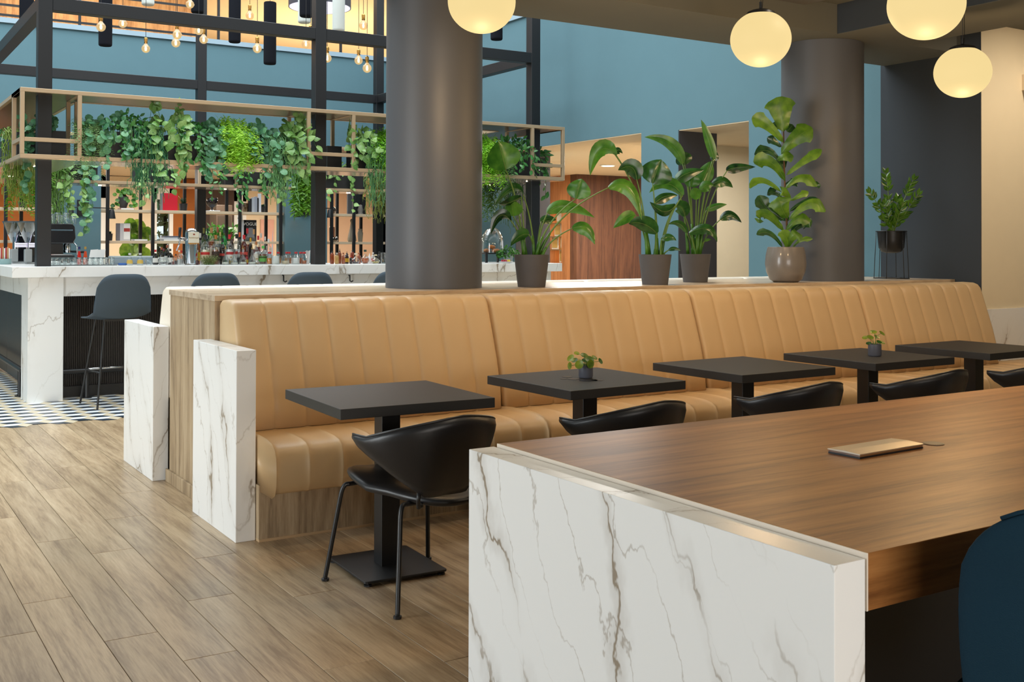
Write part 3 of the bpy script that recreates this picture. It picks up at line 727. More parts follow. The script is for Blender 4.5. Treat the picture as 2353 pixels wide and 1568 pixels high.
# ================================================================ TABLE PLANTS
M_CUP = plain('grey_cup', (86, 88, 98), .45)
M_PILEA = leafmat('pilea_leaf', (38, 92, 30), (150, 160, 40), .35, .25)
M_STEM = plain('green_stem', (96, 128, 52), .5)
def disc_leaf(c, n, r, up=V(0, 0, 1), cup=.12):
    n = n.normalized(); e = n.orthogonal().normalized(); f = n.cross(e); b = MB()
    ring = [c+(e*math.cos(2*PI*k/12)+f*math.sin(2*PI*k/12))*r for k in range(12)]
    ring2 = [c+(e*math.cos(2*PI*k/12)+f*math.sin(2*PI*k/12))*r*.55-n*r*cup for k in range(12)]
    b.add([c-n*r*cup*1.2]+ring2+ring, [(0, 1+k, 1+(k+1) % 12) for k in range(12)]+[(1+k, 13+k, 13+(k+1) % 12, 1+(k+1) % 12) for k in range(12)])
    return b
def cup_plant(px, py, D0, label, leaves, ph, pw):
    base = at(px, py, Z=.7465)
    t = thing('potted_plant', base, label, 'plant')
    MB().lathe([(pw*.9, 0), (pw, .006), (pw, ph), (pw*.9, ph), (pw*.88, ph-.012)], base, 28, cap1=False).build('cup', M_CUP, t, smooth=True, auto=.6)
    MB().lathe([(.001, 0), (pw*.9, 0)], base+V(0, 0, ph-.012), 20).build('soil', M_SOIL, t)
    d = (base-CO).dot(CF)
    for (lx, ly, lr, dd, nx, nz) in leaves:
        p = at(lx, ly, D=d+dd)
        n = (CR*nx+CU*nz-CF*.5)
        l = disc_leaf(p, n, lr).build('leaf', M_PILEA, t, smooth=True)
        s = base+V(rnd.uniform(-.008, .008), rnd.uniform(-.008, .008), ph-.01)
        MB().tube(bez(s, s+V(0, 0, max(.02, (p.z-s.z)*.9)), p-n.normalized()*lr*.1, 6), .0014, 5).build('stem', M_STEM, t)
    return t
cup_plant(1346, 868, 0, 'round leaved green plant in a grey cup on the second black table',
    [(1311, 823, .020, -.02, -.5, .5), (1325, 812, .014, .03, .1, .8), (1343, 817, .020, .02, .3, .9), (1355, 826, .022, -.03, .2, .6), (1309, 841, .018, 0, -.8, .1), (1331, 838, .022, -.05, -.2, .2), (1357, 837, .021, -.05, .3, .0), (1380, 830, .016, .02, .7, .5), (1320, 828, .017, .03, -.4, .8), (1366, 822, .016, .04, .5, .9), (1345, 828, .018, .03, 0, .9)], .062, .0345)
cup_plant(2010, 818, 0, 'small upright plant with oval leaves in a grey cup on the fourth black table',
    [(2007, 763, .020, 0, -.1, 1), (2027, 766, .020, 0, .5, .8), (1988, 776, .018, .0, -.3, 1), (2000, 775, .020, -.02, .1, .8), (2015, 774, .018, .02, .3, .8), (2027, 787, .018, 0, .3, 1), (1996, 789, .016, 0, -.3, 1), (2020, 786, .016, -.03, .2, .7)], .068, .0375)
# ================================================================ BAR COUNTER
ZB = 1.185
bar = thing('bar_counter', (1.345, 10.2, 0), 'long bar counter with white marble top and apron, black ribbed front', 'bar')
sl = MB().box(1.345, 7.10, 10.2, 11.35, 1.093, ZB).box(1.345, 2.3, 11.35, 14.6, 1.093, ZB)
o = sl.build('worktop', M_MARBLE_BAR, bar, bevel=.002); o['label'] = 'white marble worktop'
o = MB().box(1.479, 1.77, 10.25, 10.62, 0, 1.093).build('corner_leg', M_MARBLE_BAR, bar, bevel=.002); o['label'] = 'white veined marble corner leg'
o = MB().box(6.72, 6.98, 10.25, 10.62, 0, 1.093).build('corner_leg', M_MARBLE_BAR, bar, bevel=.002); o['label'] = 'white veined marble corner leg'
o = MB().box(1.772, 6.719, 10.27, 10.31, .922, 1.092).build('apron', M_MARBLE_BAR, bar); o['label'] = 'white marble apron'
o = MB().box(1.49, 1.52, 10.622, 14.6, .922, 1.092).build('apron', M_MARBLE_BAR, bar); o['label'] = 'white marble apron'
M_RIB = plain('black_ribbed_panel', (58, 54, 52), .45)
rib = []; n = 0; x = 1.772
while x < 6.718:
    rib += [(x, 10.50), (x+.004, 10.486), (x+.010, 10.486), (x+.014, 10.50)]; x += .016
rb_ = MB().grid([[(a, b_, .10) for a, b_ in rib], [(a, b_, .922) for a, b_ in rib]])
o = rb_.build('ribbed_panel', M_RIB, bar); o['kind'] = 'stuff'; o['label'] = 'black vertically ribbed front panel'
MB().box(1.772, 6.72, 10.44, 10.50, 0, .10).build('plinth', M_BLACK, bar)
MB().box(1.772, 6.72, 10.51, 10.56, 0, .922).build('backing', M_BLACK, bar)
for y0, y1 in ((10.63, 11.62), (11.63, 12.62), (12.63, 13.6), (13.61, 14.6)):
    MB().box(1.62, 1.65, y0, y1, .02, .921).build('side_panel', plain('black_side_panel', (50, 49, 50), .4), bar, bevel=.002)
MB().tube([(1.772, 10.33, .245), (6.72, 10.33, .245)], .024, 12).build('foot_rail', M_BLACK, bar, smooth=True, auto=.7)
MB().tube([(1.49, 10.63, .245), (1.49, 14.6, .245)], .024, 12).build('foot_rail', M_BLACK, bar, smooth=True, auto=.7)
for x in (1.985, 3.2, 4.4, 5.6):
    MB().tube([(x, 10.33, 0), (x, 10.33, .23)], .02, 10).lathe([(.045, 0), (.045, .008)], (x, 10.33, 0), 16).build('rail_post', M_BLACK, bar, smooth=True, auto=.6)
MB().tube([(1.49, 10.76, 0), (1.49, 10.76, .23)], .02, 10).lathe([(.045, 0), (.045, .008)], (1.49, 10.76, 0), 16).build('rail_post', M_BLACK, bar, smooth=True, auto=.6)
for px in (650, 802):
    p = at(px, 634, Y=10.26)
    MB().tube([p+V(0, .004, .005), p+V(0, -.02, .002), p+V(0, -.022, -.05), p+V(.012, -.03, -.06), p+V(.03, -.035, -.05)], .007, 8).build('bag_hook', M_BLACK, bar, smooth=True)

# ================================================================ BAR STOOLS
M_STOOL = plain('blue_grey_shell', (64, 78, 90), .55, spec=.3)
def make_stool(label):
    t = thing('bar_stool', (0, 0, 0), label, 'stool', 'blue grey bar stools')
    rows = []; N = 26
    for i in range(N+1):
        u = -1+2*i/N; r = []; au = abs(u)
        for j in range(15):
            v = j/14                                   # 0: front seat edge, 1: top of the back
            if v < .42:
                k = v/.42; y = .22-.40*k; z = .755-.018*math.sin(PI*k)+.012*(k-.5); hw = .225+.015*k
                lift = .05*au**3*k
            else:
                k = (v-.42)/.58; a = min(1, k/.28); y = -.18-.052*math.sin(a*PI/2)-.035*k; z = .757+.04*(1-math.cos(a*PI/2))+.335*max(0, k-.10)/.9
                hw = .245-.020*k; lift = .05*au**3*max(0, 1-k*2)-.115*au**5*k**2
            x = u*hw; yy = y+(.055*au**2.2 if v > .42 else 0)*min(1, (v-.42)/.1 if v > .42 else 0)
            r.append(V(x, yy, z+lift))
        rows.append(r)
    shell = MB().grid(rows)
    o = shell.build('shell', M_STOOL, t, smooth=True)
    md = o.modifiers.new('thickness', 'SOLIDIFY'); md.thickness = .012; md.offset = 0
    for sx in (-1, 1):
        for sy in (-1, 1):
            MB().tube([(sx*.13, sy*.12-.01, .735), (sx*.225, sy*.235-.01, 0)], .0105, 10, .009).build('leg', M_BLACK, t, smooth=True, auto=.7)
    for y in (-.13, .11): MB().bar((-.14, y, .737), (.14, y, .737), .018).build('seat_rail', M_BLACK, t)
    k = .30/.735
    for sx in (-1, 1):
        MB().tube([(sx*(.225-.095*k), -.245+.115*k, .30), (sx*(.225-.095*k), .225-.115*k, .30)], .008, 8).build('side_stretcher', M_BLACK, t, smooth=True)
    MB().tube([(-.187, .183, .30), (.187, .183, .30)], .009, 8).build('foot_bar', M_CHROME, t, smooth=True)
    return t
sl_ = ['blue grey bar stool standing clear at the left end of the bar', 'blue grey bar stool with only its back top showing, second along the bar', 'blue grey bar stool with only its back top showing, third along the bar', 'blue grey bar stool mostly hidden by the near dark column']
s0 = make_stool(sl_[0]); stools = [s0]+[copy_tree(s0) for _ in range(3)]
for o, (px, a), l in zip(stools, ((284, 6), (499, 4), (721, 0), (915, 0)), sl_):
    o.location = (at(px, 632, Y=9.5).x, 9.80, 0); o.rotation_euler.z = math.radians(a); o['label'] = l

# ================================================================ BLACK STEEL FRAME OVER THE BAR
fr = thing('steel_canopy', (4.2, 12.6, 0), 'tall black square-section steel frame standing on and behind the bar', 'frame')
PX = (1.585, 4.225, 6.875); PWd = .12
for x in PX:
    MB().box(x, x+PWd, 10.5, 10.62, ZB, 6.2).build('post', M_STEELDARK, fr, bevel=.003, segs=1)
    MB().box(x, x+PWd, 14.7, 14.82, 0, 6.2).build('post', M_STEELDARK, fr, bevel=.003, segs=1)
for y in (10.5, 14.7):
    for a, c in ((PX[0]+PWd, PX[1]), (PX[1]+PWd, PX[2])):
        MB().box(a, c, y+.002, y+.118, 3.50, 3.618).build('beam', M_STEELDARK, fr, bevel=.003, segs=1)
for x in (PX[0], PX[2]):
    MB().box(x+.002, x+.118, 10.62, 14.7, 3.50, 3.618).build('beam', M_STEELDARK, fr, bevel=.003, segs=1)

# ================================================================ BRONZE PLANT SHELF RING
sh = thing('hanging_plant_shelf', (4.3, 12.5, 2.14), 'bronze box-frame shelf ring with planters running round the bar frame', 'shelf')
XL0, XL1, XR0, XR1 = 1.413, 1.985, 6.63, 7.204
YF0, YF1, YK0, YK1 = 10.3, 10.88, 14.08, 14.66
ZS0, ZS1 = 2.14, 2.757; bw = .036; h2 = bw/2
def sbar(name, a, b): MB().bar(a, b, bw).build(name, M_BRONZE, sh, bevel=.002, segs=1)
for z in (ZS0+h2, ZS1-h2):
    for y in (YF0+h2, YK1-h2): sbar('rail', (XL0, y, z), (XR1, y, z))
    for y in (YF1-h2, YK0+h2): sbar('rail', (XL1 if y < 12 else XL1, y, z), (XR0, y, z))
    for x in (XL0+h2, XR1-h2): sbar('rail', (x, YF0+bw, z), (x, YK1-bw, z))
    for x in (XL1-h2, XR0+h2): sbar('rail', (x, YF1, z), (x, YK0, z))
vx = (XL0+h2, 1.905, 4.078, 4.565, 6.765, XR1-h2)
for x in vx:
    sbar('upright', (x, YF0+h2, ZS0+bw), (x, YF0+h2, ZS1-bw))
    if x > 1.5: sbar('upright', (x, YF1-h2, ZS0+bw), (x, YF1-h2, ZS1-bw))
    sbar('upright', (x, YK0+h2, ZS0+bw), (x, YK0+h2, ZS1-bw))
    for z in (ZS1-h2,): sbar('cross_rail', (x, YF0+bw, z), (x, YF1-bw, z))
for y in (10.80, 13.2, 13.7):
    sbar('upright', (XL0+h2, y, ZS0+bw), (XL0+h2, y, ZS1-bw)); sbar('upright', (XL1-h2, y, ZS0+bw), (XL1-h2, y, ZS1-bw))
zm = 2.305
for a, c in ((0, 1), (2, 3), (4, 5)):
    sbar('middle_rail', (vx[a]+h2, YF0+h2, zm), (vx[c]-h2, YF0+h2, zm)); sbar('middle_rail', (vx[a]+h2, YK0+h2, zm), (vx[c]-h2, YK0+h2, zm))
sbar('middle_rail', (XL0+h2, YF0+bw, zm), (XL0+h2, 10.80-h2, zm))
def ring_sheet(name, z0, z1, mat):
    MB().box(XL0+.01, XR1-.01, YF0+.01, YF1-.01, z0, z1).build(name, mat, sh)
    MB().box(XL0+.01, XR1-.01, YK0+.01, YK1-.01, z0, z1).build(name, mat, sh)
    MB().box(XL0+.01, XL1-.01, YF1-.008, YK0+.008, z0, z1).build(name, mat, sh)
    MB().box(XR0+.01, XR1-.01, YF1-.008, YK0+.008, z0, z1).build(name, mat, sh)
ring_sheet('top_sheet', ZS1-.030, ZS1-.022, M_BRONZEDARK)
ring_sheet('bottom_sheet', ZS0-.006, ZS0+.004, plain('polished_sheet', (196, 186, 172), .16, metal=.7))
M_SPOT = emit('shelf_spot', (255, 236, 200), 14)
for x, y in ((1.7, 11.3), (1.7, 12.2), (1.7, 13.1), (1.7, 14.2), (2.9, 14.4), (4.5, 14.4), (5.5, 14.4), (6.3, 14.4), (6.9, 11.5), (6.9, 10.6)):
    MB().lathe([(.03, ZS0-.010), (.03, ZS0-.0062)], (x, y, 0), 16).build('spotlight', M_SPOT, sh)
def planter(x0, x1, y0, y1, label, z1=2.42):
    z0 = ZS0+.005
    t = thing('planter', ((x0+x1)/2, (y0+y1)/2, z0), label, 'planter', 'black planters on the bronze shelf ring')
    b = MB().box(x0, x1, y0, y0+.012, z0, z1).box(x0, x1, y1-.012, y1, z0, z1).box(x0, x0+.012, y0+.012, y1-.012, z0, z1).box(x1-.012, x1, y0+.012, y1-.012, z0, z1).box(x0+.012, x1-.012, y0+.012, y1-.012, z0, z0+.01)
    b.build('box', M_PLANTER, t)
    MB().box(x0+.013, x1-.013, y0+.013, y1-.013, z1-.05, z1-.03).build('soil', M_SOIL, t)
    return t
pf = [(1.98, 2.66), (2.70, 3.36), (3.40, 4.03), (4.62, 5.30), (5.34, 6.02), (6.06, 6.72)]
pn = ['black trough planter under the fine leaved plant, left end of the front shelf', 'black trough planter under the grey stringy plant, front shelf', 'black trough planter under the lime fern, front shelf',
      'black trough planter left of the near dark column, front shelf', 'black trough planter hidden behind the near dark column', 'black trough planter right of the near dark column, front shelf']
for (a, c), l in zip(pf, pn): planter(a, c, 10.37, 10.62, l)
planter(1.62, 1.84, 10.60, 10.82, 'square black planter box in the open corner cell of the shelf, by the left post')
planter(4.40, 4.56, 10.60, 10.82, 'square black planter box in the open cell beside the second post')
for k, (y0, y1) in enumerate(((10.9, 11.9), (11.95, 13.0))): planter(1.47, 1.72, y0, y1, ('black trough planter on the left side run, near end', 'black trough planter on the left side run, far end')[k])
bx = lambda px: at(px, 400, Y=14.2).x
for k, (a, c) in enumerate(((110, 222), (312, 402), (515, 655), (690, 838))):
    planter(bx(a), bx(c), 14.14, 14.4, ('black trough planter on the back shelf beside the left post', 'black trough planter on the back shelf behind the stringy plant', 'black trough planter on the back shelf behind the lime fern', 'black trough planter on the back shelf right of the second post', 'black trough planter on the back shelf hidden by the near column', 'black trough planter on the back shelf behind the right fern')[k])

# ================================================================ PENDANT BULBS, ACOUSTIC CYLINDERS, DRUM LAMP
M_BULB = glass('bulb_glass', (255, 226, 176), tint=.10)
nt = M_BULB.node_tree; _e = nt.nodes.new('ShaderNodeEmission'); _e.inputs[0].default_value = srgb(255, 224, 168); _e.inputs[1].default_value = 0.9
_m = nt.nodes.new('ShaderNodeMixShader'); _m.inputs[0].default_value = .5; _o = nt.nodes['Material Output']
nt.links.new(_o.inputs[0].links[0].from_socket, _m.inputs[1]); nt.links.new(_e.outputs[0], _m.inputs[2]); nt.links.new(_m.outputs[0], _o.inputs[0])
M_FIL = emit('filament', (255, 206, 130), 26)
bl = [(232, 62), (282, 54), (335, 112), (407, 80), (404, 99), (436.5, 10), (456.6, 70), (468, 91), (574, 36), (591, 112), (703, 101), (714, 86), (835, 59), (824, 139), (843.5, 157), (752, 134)]
bt = ['first filament bulb from the left, just below the front beam', 'filament bulb peeking under the front beam before the wooden gallery', 'filament bulb hanging low alone under the front beam, before the gallery edge', 'upper of two filament bulbs hanging in line below the beam', 'lower of two filament bulbs hanging in line below the beam', 'filament bulb above the front beam near the back post', 'left bulb of the close pair beside the back post', 'lower right bulb of the close pair beside the back post', 'filament bulb touching the top of the front beam, left of a black cylinder', 'filament bulb hanging left of the full black cylinder', 'filament bulb just left of the second post, below the beam', 'filament bulb half hidden behind the beam, left of the second post', 'filament bulb above the front beam, right of the second post', 'upper of the two low bulbs right of the second post', 'lowest bulb, right of the second post', 'filament bulb half hidden by the second post']
bulb0 = None
for k, ((px, py), lab) in enumerate(zip(bl, bt)):
    D = 11.3+((k*0.37) % 1)*1.5
    p = at(px, py, D=D)
    if bulb0 is None:
        t = thing('filament_bulb', (0, 0, 0), lab, 'bulb', 'bare filament bulbs over the bar')
        prof = [(.001, -.047)]+[(.0475*math.cos(a), .0475*math.sin(a)) for a in [math.radians(-80+10*q) for q in range(14)]]+[(.018, .052), (.0165, .062)]
        MB().lathe(prof, (0, 0, 0), 20, cap0=True, cap1=True).build('glass', M_BULB, t, smooth=True)
        f = MB()
        for q in range(4):
            a = q*PI/2; f.tube([(.004*math.cos(a), .004*math.sin(a), .030), (.011*math.cos(a), .011*math.sin(a), 0), (.006*math.cos(a), .006*math.sin(a), -.024)], .0030, 5)
        f.build('filament', M_FIL, t)
        MB().lathe([(.017, .058), (.019, .062), (.019, .080), (.016, .082), (.016, .086), (.020, .088), (.020, .118), (.014, .126), (.006, .128)], (0, 0, 0), 18).build('socket', M_BRASS, t, smooth=True, auto=.5)
        MB().tube([(0, 0, .126), (0, 0, 3.0)], .003, 6).build('cord', M_CORD, t)
        bulb0 = t
    else: t = copy_tree(bulb0)
    t.location = p; t['label'] = lab
M_FELTB = plain('black_felt', (26, 28, 34), .95, spec=.1, bump=.4, bscale=160)
M_FELTW = plain('pale_grey_felt', (206, 212, 208), .95, spec=.1, bump=.3, bscale=160)
cyl = [(242, 106, 1.1, .073, 1, 'black felt cylinder hanging beside the first bulb'), (61, 50, 1.1, .080, 1, 'black felt cylinder left of the first post, behind the diagonal beam'), (539, 98, .95, .073, 1, 'black felt cylinder crossing the beam right of the back post'), (620, 148, .70, .070, 1, 'black felt cylinder showing its full length, between the bulbs'),
       (705, 39, .9, .085, 1, 'black felt cylinder in front of the big drum lamp'), (1141, 92, 1.0, .075, 1, 'black felt cylinder right of the near column'), (778, 72, 1.1, .070, 0, 'pale grey felt cylinder right of the second post'), (340, 12, .9, .072, 0, 'pale grey felt cylinder above the beam, near the top edge'), (699, 53, .9, .076, 0, 'pale grey felt cylinder behind the black one by the drum lamp'), (454, 30, .9, .08, 1, 'black felt cylinder behind the top of the back post')]
for k, (px, py, ln, r, dark, lab) in enumerate(cyl):
    p = at(px, py, D=(12.2, 12.8, 13.4, 12.2, 12.8, 13.4, 12.2, 12.8, 13.3, 13.6)[k])
    t = thing('felt_cylinder', p, lab, 'baffle', 'hanging felt cylinders')
    MB().lathe([(r*.86, 0), (r*.97, .008), (r, .025), (r, ln-.02), (r*.96, ln-.004), (r*.85, ln)], p, 28).build('body', M_FELTB if dark else M_FELTW, t, smooth=True, auto=.9)
    MB().tube([p+V(0, 0, ln), (p.x, p.y, 6.2)], .003, 6).build('cord', M_CORD, t)
p = at(735, 18, D=14.6); r = 71/2498*14.6
t = thing('drum_lamp', p, 'large round drum lamp, dark outside and white inside, at the top of the atrium', 'lamp')
MB().lathe([(r, 0), (r, .42)], p, 40, cap0=False, cap1=False).build('shade', plain('drum_outer', (58, 60, 68), .6), t, smooth=True)
MB().lathe([(r-.012, .001), (r-.012, .42)], p, 40, cap0=False, cap1=True).build('lining', emit('drum_lining', (244, 242, 255), .55), t, smooth=True, auto=.5)
MB().tube([(p.x, p.y, p.z+.4), (p.x, p.y, 6.3)], .006, 6).build('cord', M_CORD, t)

# ================================================================ THINGS ON THE BAR
def px2(px, Y): return at(px, 600, Y=Y)
M_LIQ = {}
def liquid(col):
    if col not in M_LIQ: M_LIQ[col] = plain('liquid_%d_%d_%d' % col, col, .08, spec=.6, coat=.6)
    return M_LIQ[col]
def capmat(col): return plain('cap_%d_%d_%d' % col, col, .35)
def labmat(col): return plain('label_%d_%d_%d' % col, col, .6)
RED, BLK, GOLD, CORK, WHT, COP, ORG, GRN, BLU = (196, 34, 40), (24, 24, 26), (176, 140, 70), (186, 140, 88), (232, 232, 228), (166, 92, 62), (226, 92, 30), (22, 78, 52), (30, 30, 96)
CLR = None
def bottle(px, top, w, Y, glasscol, liqcol, fill, cap, label, lab, style='std', pour=False, name='bottle', cat='bottle', label2=None):
    d = (at(px, 600, Y=Y)-CO).dot(CF); x = px2(px, Y).x; h = at(px, top, Y=Y).z-ZB-.0005; r = w/FPX*d/2
    base = V(x, Y, ZB+.0005)
    t = thing(name, base, lab, cat, 'bottles and jars on the bar')
    if style == 'std': prof = [(.9, 0), (1, .02), (1, .58), (.93, .64), (.55, .73), (.36, .78), (.33, .94), (.33, 1)]
    elif style == 'wine': prof = [(.92, 0), (1, .02), (1, .55), (.9, .62), (.5, .70), (.38, .76), (.36, .99), (.36, 1)]
    elif style == 'cone': prof = [(.95, 0), (1, .03), (.95, .3), (.6, .62), (.42, .75), (.40, .97), (.44, 1)]
    elif style == 'round': prof = [(.5, 0), (.8, .05), (1, .22), (.98, .34), (.7, .50), (.30, .60), (.20, .70), (.20, .9), (.24, 1)]
    elif style == 'dec': prof = [(.85, 0), (1, .03), (1, .16), (.8, .30), (.40, .45), (.26, .56), (.24, .8), (.28, .83)]
    elif style == 'juice': prof = [(.95, 0), (1, .03), (1, .45), (.85, .6), (.55, .78), (.5, .86), (.5, 1)]
    elif style == 'slim': prof = [(.95, 0), (1, .02), (1, .68), (.6, .76), (.42, .80), (.40, 1)]
    elif style == 'jar': prof = [(.95, 0), (1, .03), (1, 1)]
    caph = {'dec': .83, 'jar': 1}.get(style, .88)
    gp = [(r*a, h*b) for a, b in prof if b <= caph+.001] if style not in ('jar',) else [(r*a, h*b) for a, b in prof]
    def rad(v):
        for (a0, b0), (a1, b1) in zip(prof, prof[1:]):
            if b0 <= v <= b1: return a0+(a1-a0)*(v-b0)/max(1e-6, b1-b0)
        return prof[-1][0]
    gm = M_CLEAR if glasscol is None else liquid(glasscol)
    MB().lathe(gp, base, 16, cap1=style != 'jar').build('glass', gm, t, smooth=True, auto=.9)
    if glasscol is None and liqcol:
        lp = [(r*a*.93, h*b+.004) for a, b in prof if b < fill]+[(r*rad(fill)*.93, h*fill)]
        MB().lathe(lp, base, 16).build('contents', liquid(liqcol), t, smooth=True, auto=.9)
    if cap:
        rc = r*max(rad(.95), .3)*1.12
        if style == 'jar': pass
        elif pour or style == 'dec':
            rc = r*rad(.8)*1.05; z0 = h*.80
            MB().lathe([(rc, z0), (rc, z0+h*.05), (rc*.55, z0+h*.07), (rc*.35, z0+h*.09), (rc*.3, h)], base, 10).build('pourer', capmat(cap), t, smooth=True, auto=.9)
        else: MB().lathe([(rc, h*.85), (rc*1.03, h*.86), (rc*1.03, h*.99), (rc*.9, h)], base, 14).build('cap', capmat(cap), t, smooth=True, auto=.7)
    if label:
        z0, z1 = (.14, .44) if style not in ('juice', 'dec', 'round') else (.12, .30)
        MB().lathe([(r*rad(z0)*1.015, h*z0), (r*rad((z0+z1)/2)*1.015, h*(z0+z1)/2), (r*rad(z1)*1.015, h*z1)], base, 18, cap0=False, cap1=False).build('label', labmat(label), t, smooth=True)
    if label2:
        z0, z1 = .33, .42
        MB().lathe([(r*rad(z0)*1.025, h*z0), (r*rad(z1)*1.025, h*z1)], base, 18, cap0=False, cap1=False).build('label_band', labmat(label2), t, smooth=True)
    return t
YA, YB_, YC_, YD = 10.74, 10.86, 10.98, 11.12
AMB, DKG, RBR, YEL = (150, 78, 24), (60, 74, 36), (104, 30, 22), (206, 160, 60)
B = bottle
B(460, 536, 11, YD, CLR, (226, 232, 236), .5, WHT, (90, 120, 180), 'clear bottle with white cap and blue label beside the beer tap')
B(468, 524, 12, YD+.06, DKG, None, 0, (120, 112, 40), None, 'tall olive bottle behind the red labelled tequila')
B(477, 525, 9, YD+.12, (20, 62, 44), None, 0, (24, 70, 52), None, 'dark green tube bottle behind the amber decanter', 'slim')
B(454.5, 545, 11, YC_, AMB, None, 0, BLK, (232, 200, 50), 'amber bottle with yellow label right of the beer tap')
t = B(471.5, 540, 20, YB_, CLR, (236, 226, 190), .5, BLK, (226, 206, 170), 'wide clear tequila bottle with red and yellow label', label2=(200, 44, 40))
B(475, 539, 8, YC_+.07, CLR, (230, 230, 226), .4, WHT, None, 'clear bottle with white cap behind the tequila')
B(485.5, 523, 17, YC_+.02, CLR, (170, 82, 34), .62, CORK, (236, 226, 206), 'amber cognac decanter with cork top')
B(495.5, 540, 17, YB_-.03, CLR, (140, 74, 22), .5, (176, 110, 50), (60, 42, 30), 'amber bourbon with dark label behind the herbs')
B(500, 522, 12, YD+.02, CLR, (214, 160, 50), .45, COP, None, 'clear bottle of golden spirit with copper cap')
B(506, 533, 9, YD-.06, CLR, (222, 170, 70), .5, (214, 196, 120), None, 'clear bottle with pale cream cap and yellow liquid')
B(515, 523, 14, YC_+.03, (26, 140, 62), None, 0, (26, 52, 40), None, 'bright green spirits bottle')
B(511, 548, 13, YB_, (34, 24, 20), None, 0, BLK, (40, 38, 36), 'dark bottle with black label and red spot', label2=(190, 60, 50))
B(527, 539, 16, YB_-.02, CLR, (232, 236, 236), .5, RED, (234, 234, 230), 'clear rum with red cap and white label', label2=(190, 50, 50))
B(531.5, 534, 11, YD, (60, 30, 26), None, 0, (110, 30, 34), None, 'dark bottle with wine red cap behind the white rum')
B(543.5, 538, 16, YC_, CLR, (226, 230, 230), .5, BLK, (206, 208, 204), 'clear rum with black cap', label2=(196, 60, 56))
B(550.5, 534, 11, YD+.03, CLR, (60, 44, 36), .5, ORG, None, 'bottle with orange neck band and black rim')
B(560.5, 540, 16, YB_-.02, (84, 26, 18), None, 0, RED, (70, 24, 20), 'dark red rum bottle with red cap', label2=(196, 70, 60))
B(568, 525, 13, YD, CLR, (150, 36, 26), .55, (190, 40, 50), None, 'tall bottle with red neck holding red liqueur')
B(583, 527, 12, YD, CLR, (150, 40, 34), .42, CORK, None, 'clear bottle with cork and pale red spirit')
B(575.5, 547, 9, YC_-.08, (30, 24, 22), None, 0, (216, 166, 40), (36, 34, 34), 'slim dark bottle with yellow neck', 'slim')
B(593, 542, 12, YC_+.04, CLR, (150, 34, 36), .6, RED, (222, 226, 230), 'red liqueur bottle with pale blue label')
B(599.5, 536, 12, YD+.02, CLR, (214, 206, 190), .4, (206, 200, 190), None, 'round shouldered clear bottle behind the red liqueur')
B(609, 544, 9, YC_+.08, CLR, (232, 236, 236), .5, WHT, None, 'slim clear gin bottle with white cap')
B(617, 549, 12, YC_, CLR, (220, 224, 230), .5, WHT, (196, 204, 220), 'clear vodka bottle with silver cap at the end of the bottle row')
B(588.5, 555, 13, YB_, CLR, (232, 232, 226), .5, (178, 112, 60), (226, 220, 208), 'clear squat bottle with copper stopper and pale label')
B(604.5, 565, 18, YB_-.04, CLR, (120, 60, 20), .55, (90, 190, 90), (110, 186, 90), 'green capped squat bottle with amber liquid', label2=(60, 90, 40))
B(621, 569, 14, YB_+.06, CLR, (222, 224, 222), .4, (214, 206, 190), None, 'clear round flask with pourer behind the juice', 'round')
for k, (px, tp, w) in enumerate(((518, 564, 17), (538.5, 573, 18), (558, 564, 17), (579.5, 564, 18))):
    B(px, tp, w, YA-.02, CLR, (222, 220, 206), .14, GOLD if k != 1 else BLK, None, ('small clear decanter with gold pourer, first of the front row', 'small clear decanter with black pourer in the front row', 'small clear decanter with gold pourer in front of the red rum', 'small clear decanter with gold pourer at the right of the front row')[k], 'dec')
B(590.5, 594, 14, YA-.02, CLR, (190, 150, 110), .3, GOLD, None, 'tiny round clear decanter right of the front row', 'round')
B(531, 590, 9, YA+.04, CLR, (206, 168, 60), .5, GOLD, None, 'tiny golden bottle between two clear decanters')
B(548.7, 573, 8, YA+.06, CLR, (40, 40, 44), .5, (206, 210, 216), (40, 40, 44), 'small dark syrup bottle with steel pourer between decanters', 'slim', True)
B(566.5, 583, 8, YA+.07, (160, 30, 34), None, 0, (206, 60, 50), (210, 170, 60), 'small red liqueur miniature')
B(453, 594, 7, YA, (70, 20, 22), None, 0, RED, None, 'tiny red capped bottle at the foot of the beer tap')
for k, (px, w, c, Y) in enumerate(((619.5, 14, (226, 130, 30), YA), (639.5, 12, (222, 140, 34), YA+.08), (659, 11, (206, 140, 40), YA+.09), (664.5, 11, (196, 110, 30), YA+.17), (680, 12, (226, 226, 216), YA+.10), (691, 12, (222, 106, 44), YA+.05), (699, 13, (206, 110, 60), YA-.02))):
    B(px, 579, w, Y, CLR, c, .5 if k < 6 else .3, RED, None, ('orange juice carafe with red lid, first of the row', 'orange juice carafe behind the sugar jar', 'orange juice carafe behind the mint jar', 'amber juice carafe with red lid beside the mint jar', 'pale juice carafe behind the white jar', 'carrot juice carafe with red lid right of the white jar', 'half empty juice carafe at the foot of the second post')[k], 'juice')
for k, (px, c, fl) in enumerate(((633, (236, 234, 226), .93), (655.5, (214, 190, 150), .4), (679.5, (240, 238, 234), .72))):
    t = B(px, 587, 19, YA-.04, CLR, c, fl, None, None, ('glass jar full of white sugar', 'cut glass jar with pale contents', 'glass jar of white cubes')[k], 'jar', name='jar', cat='jar')
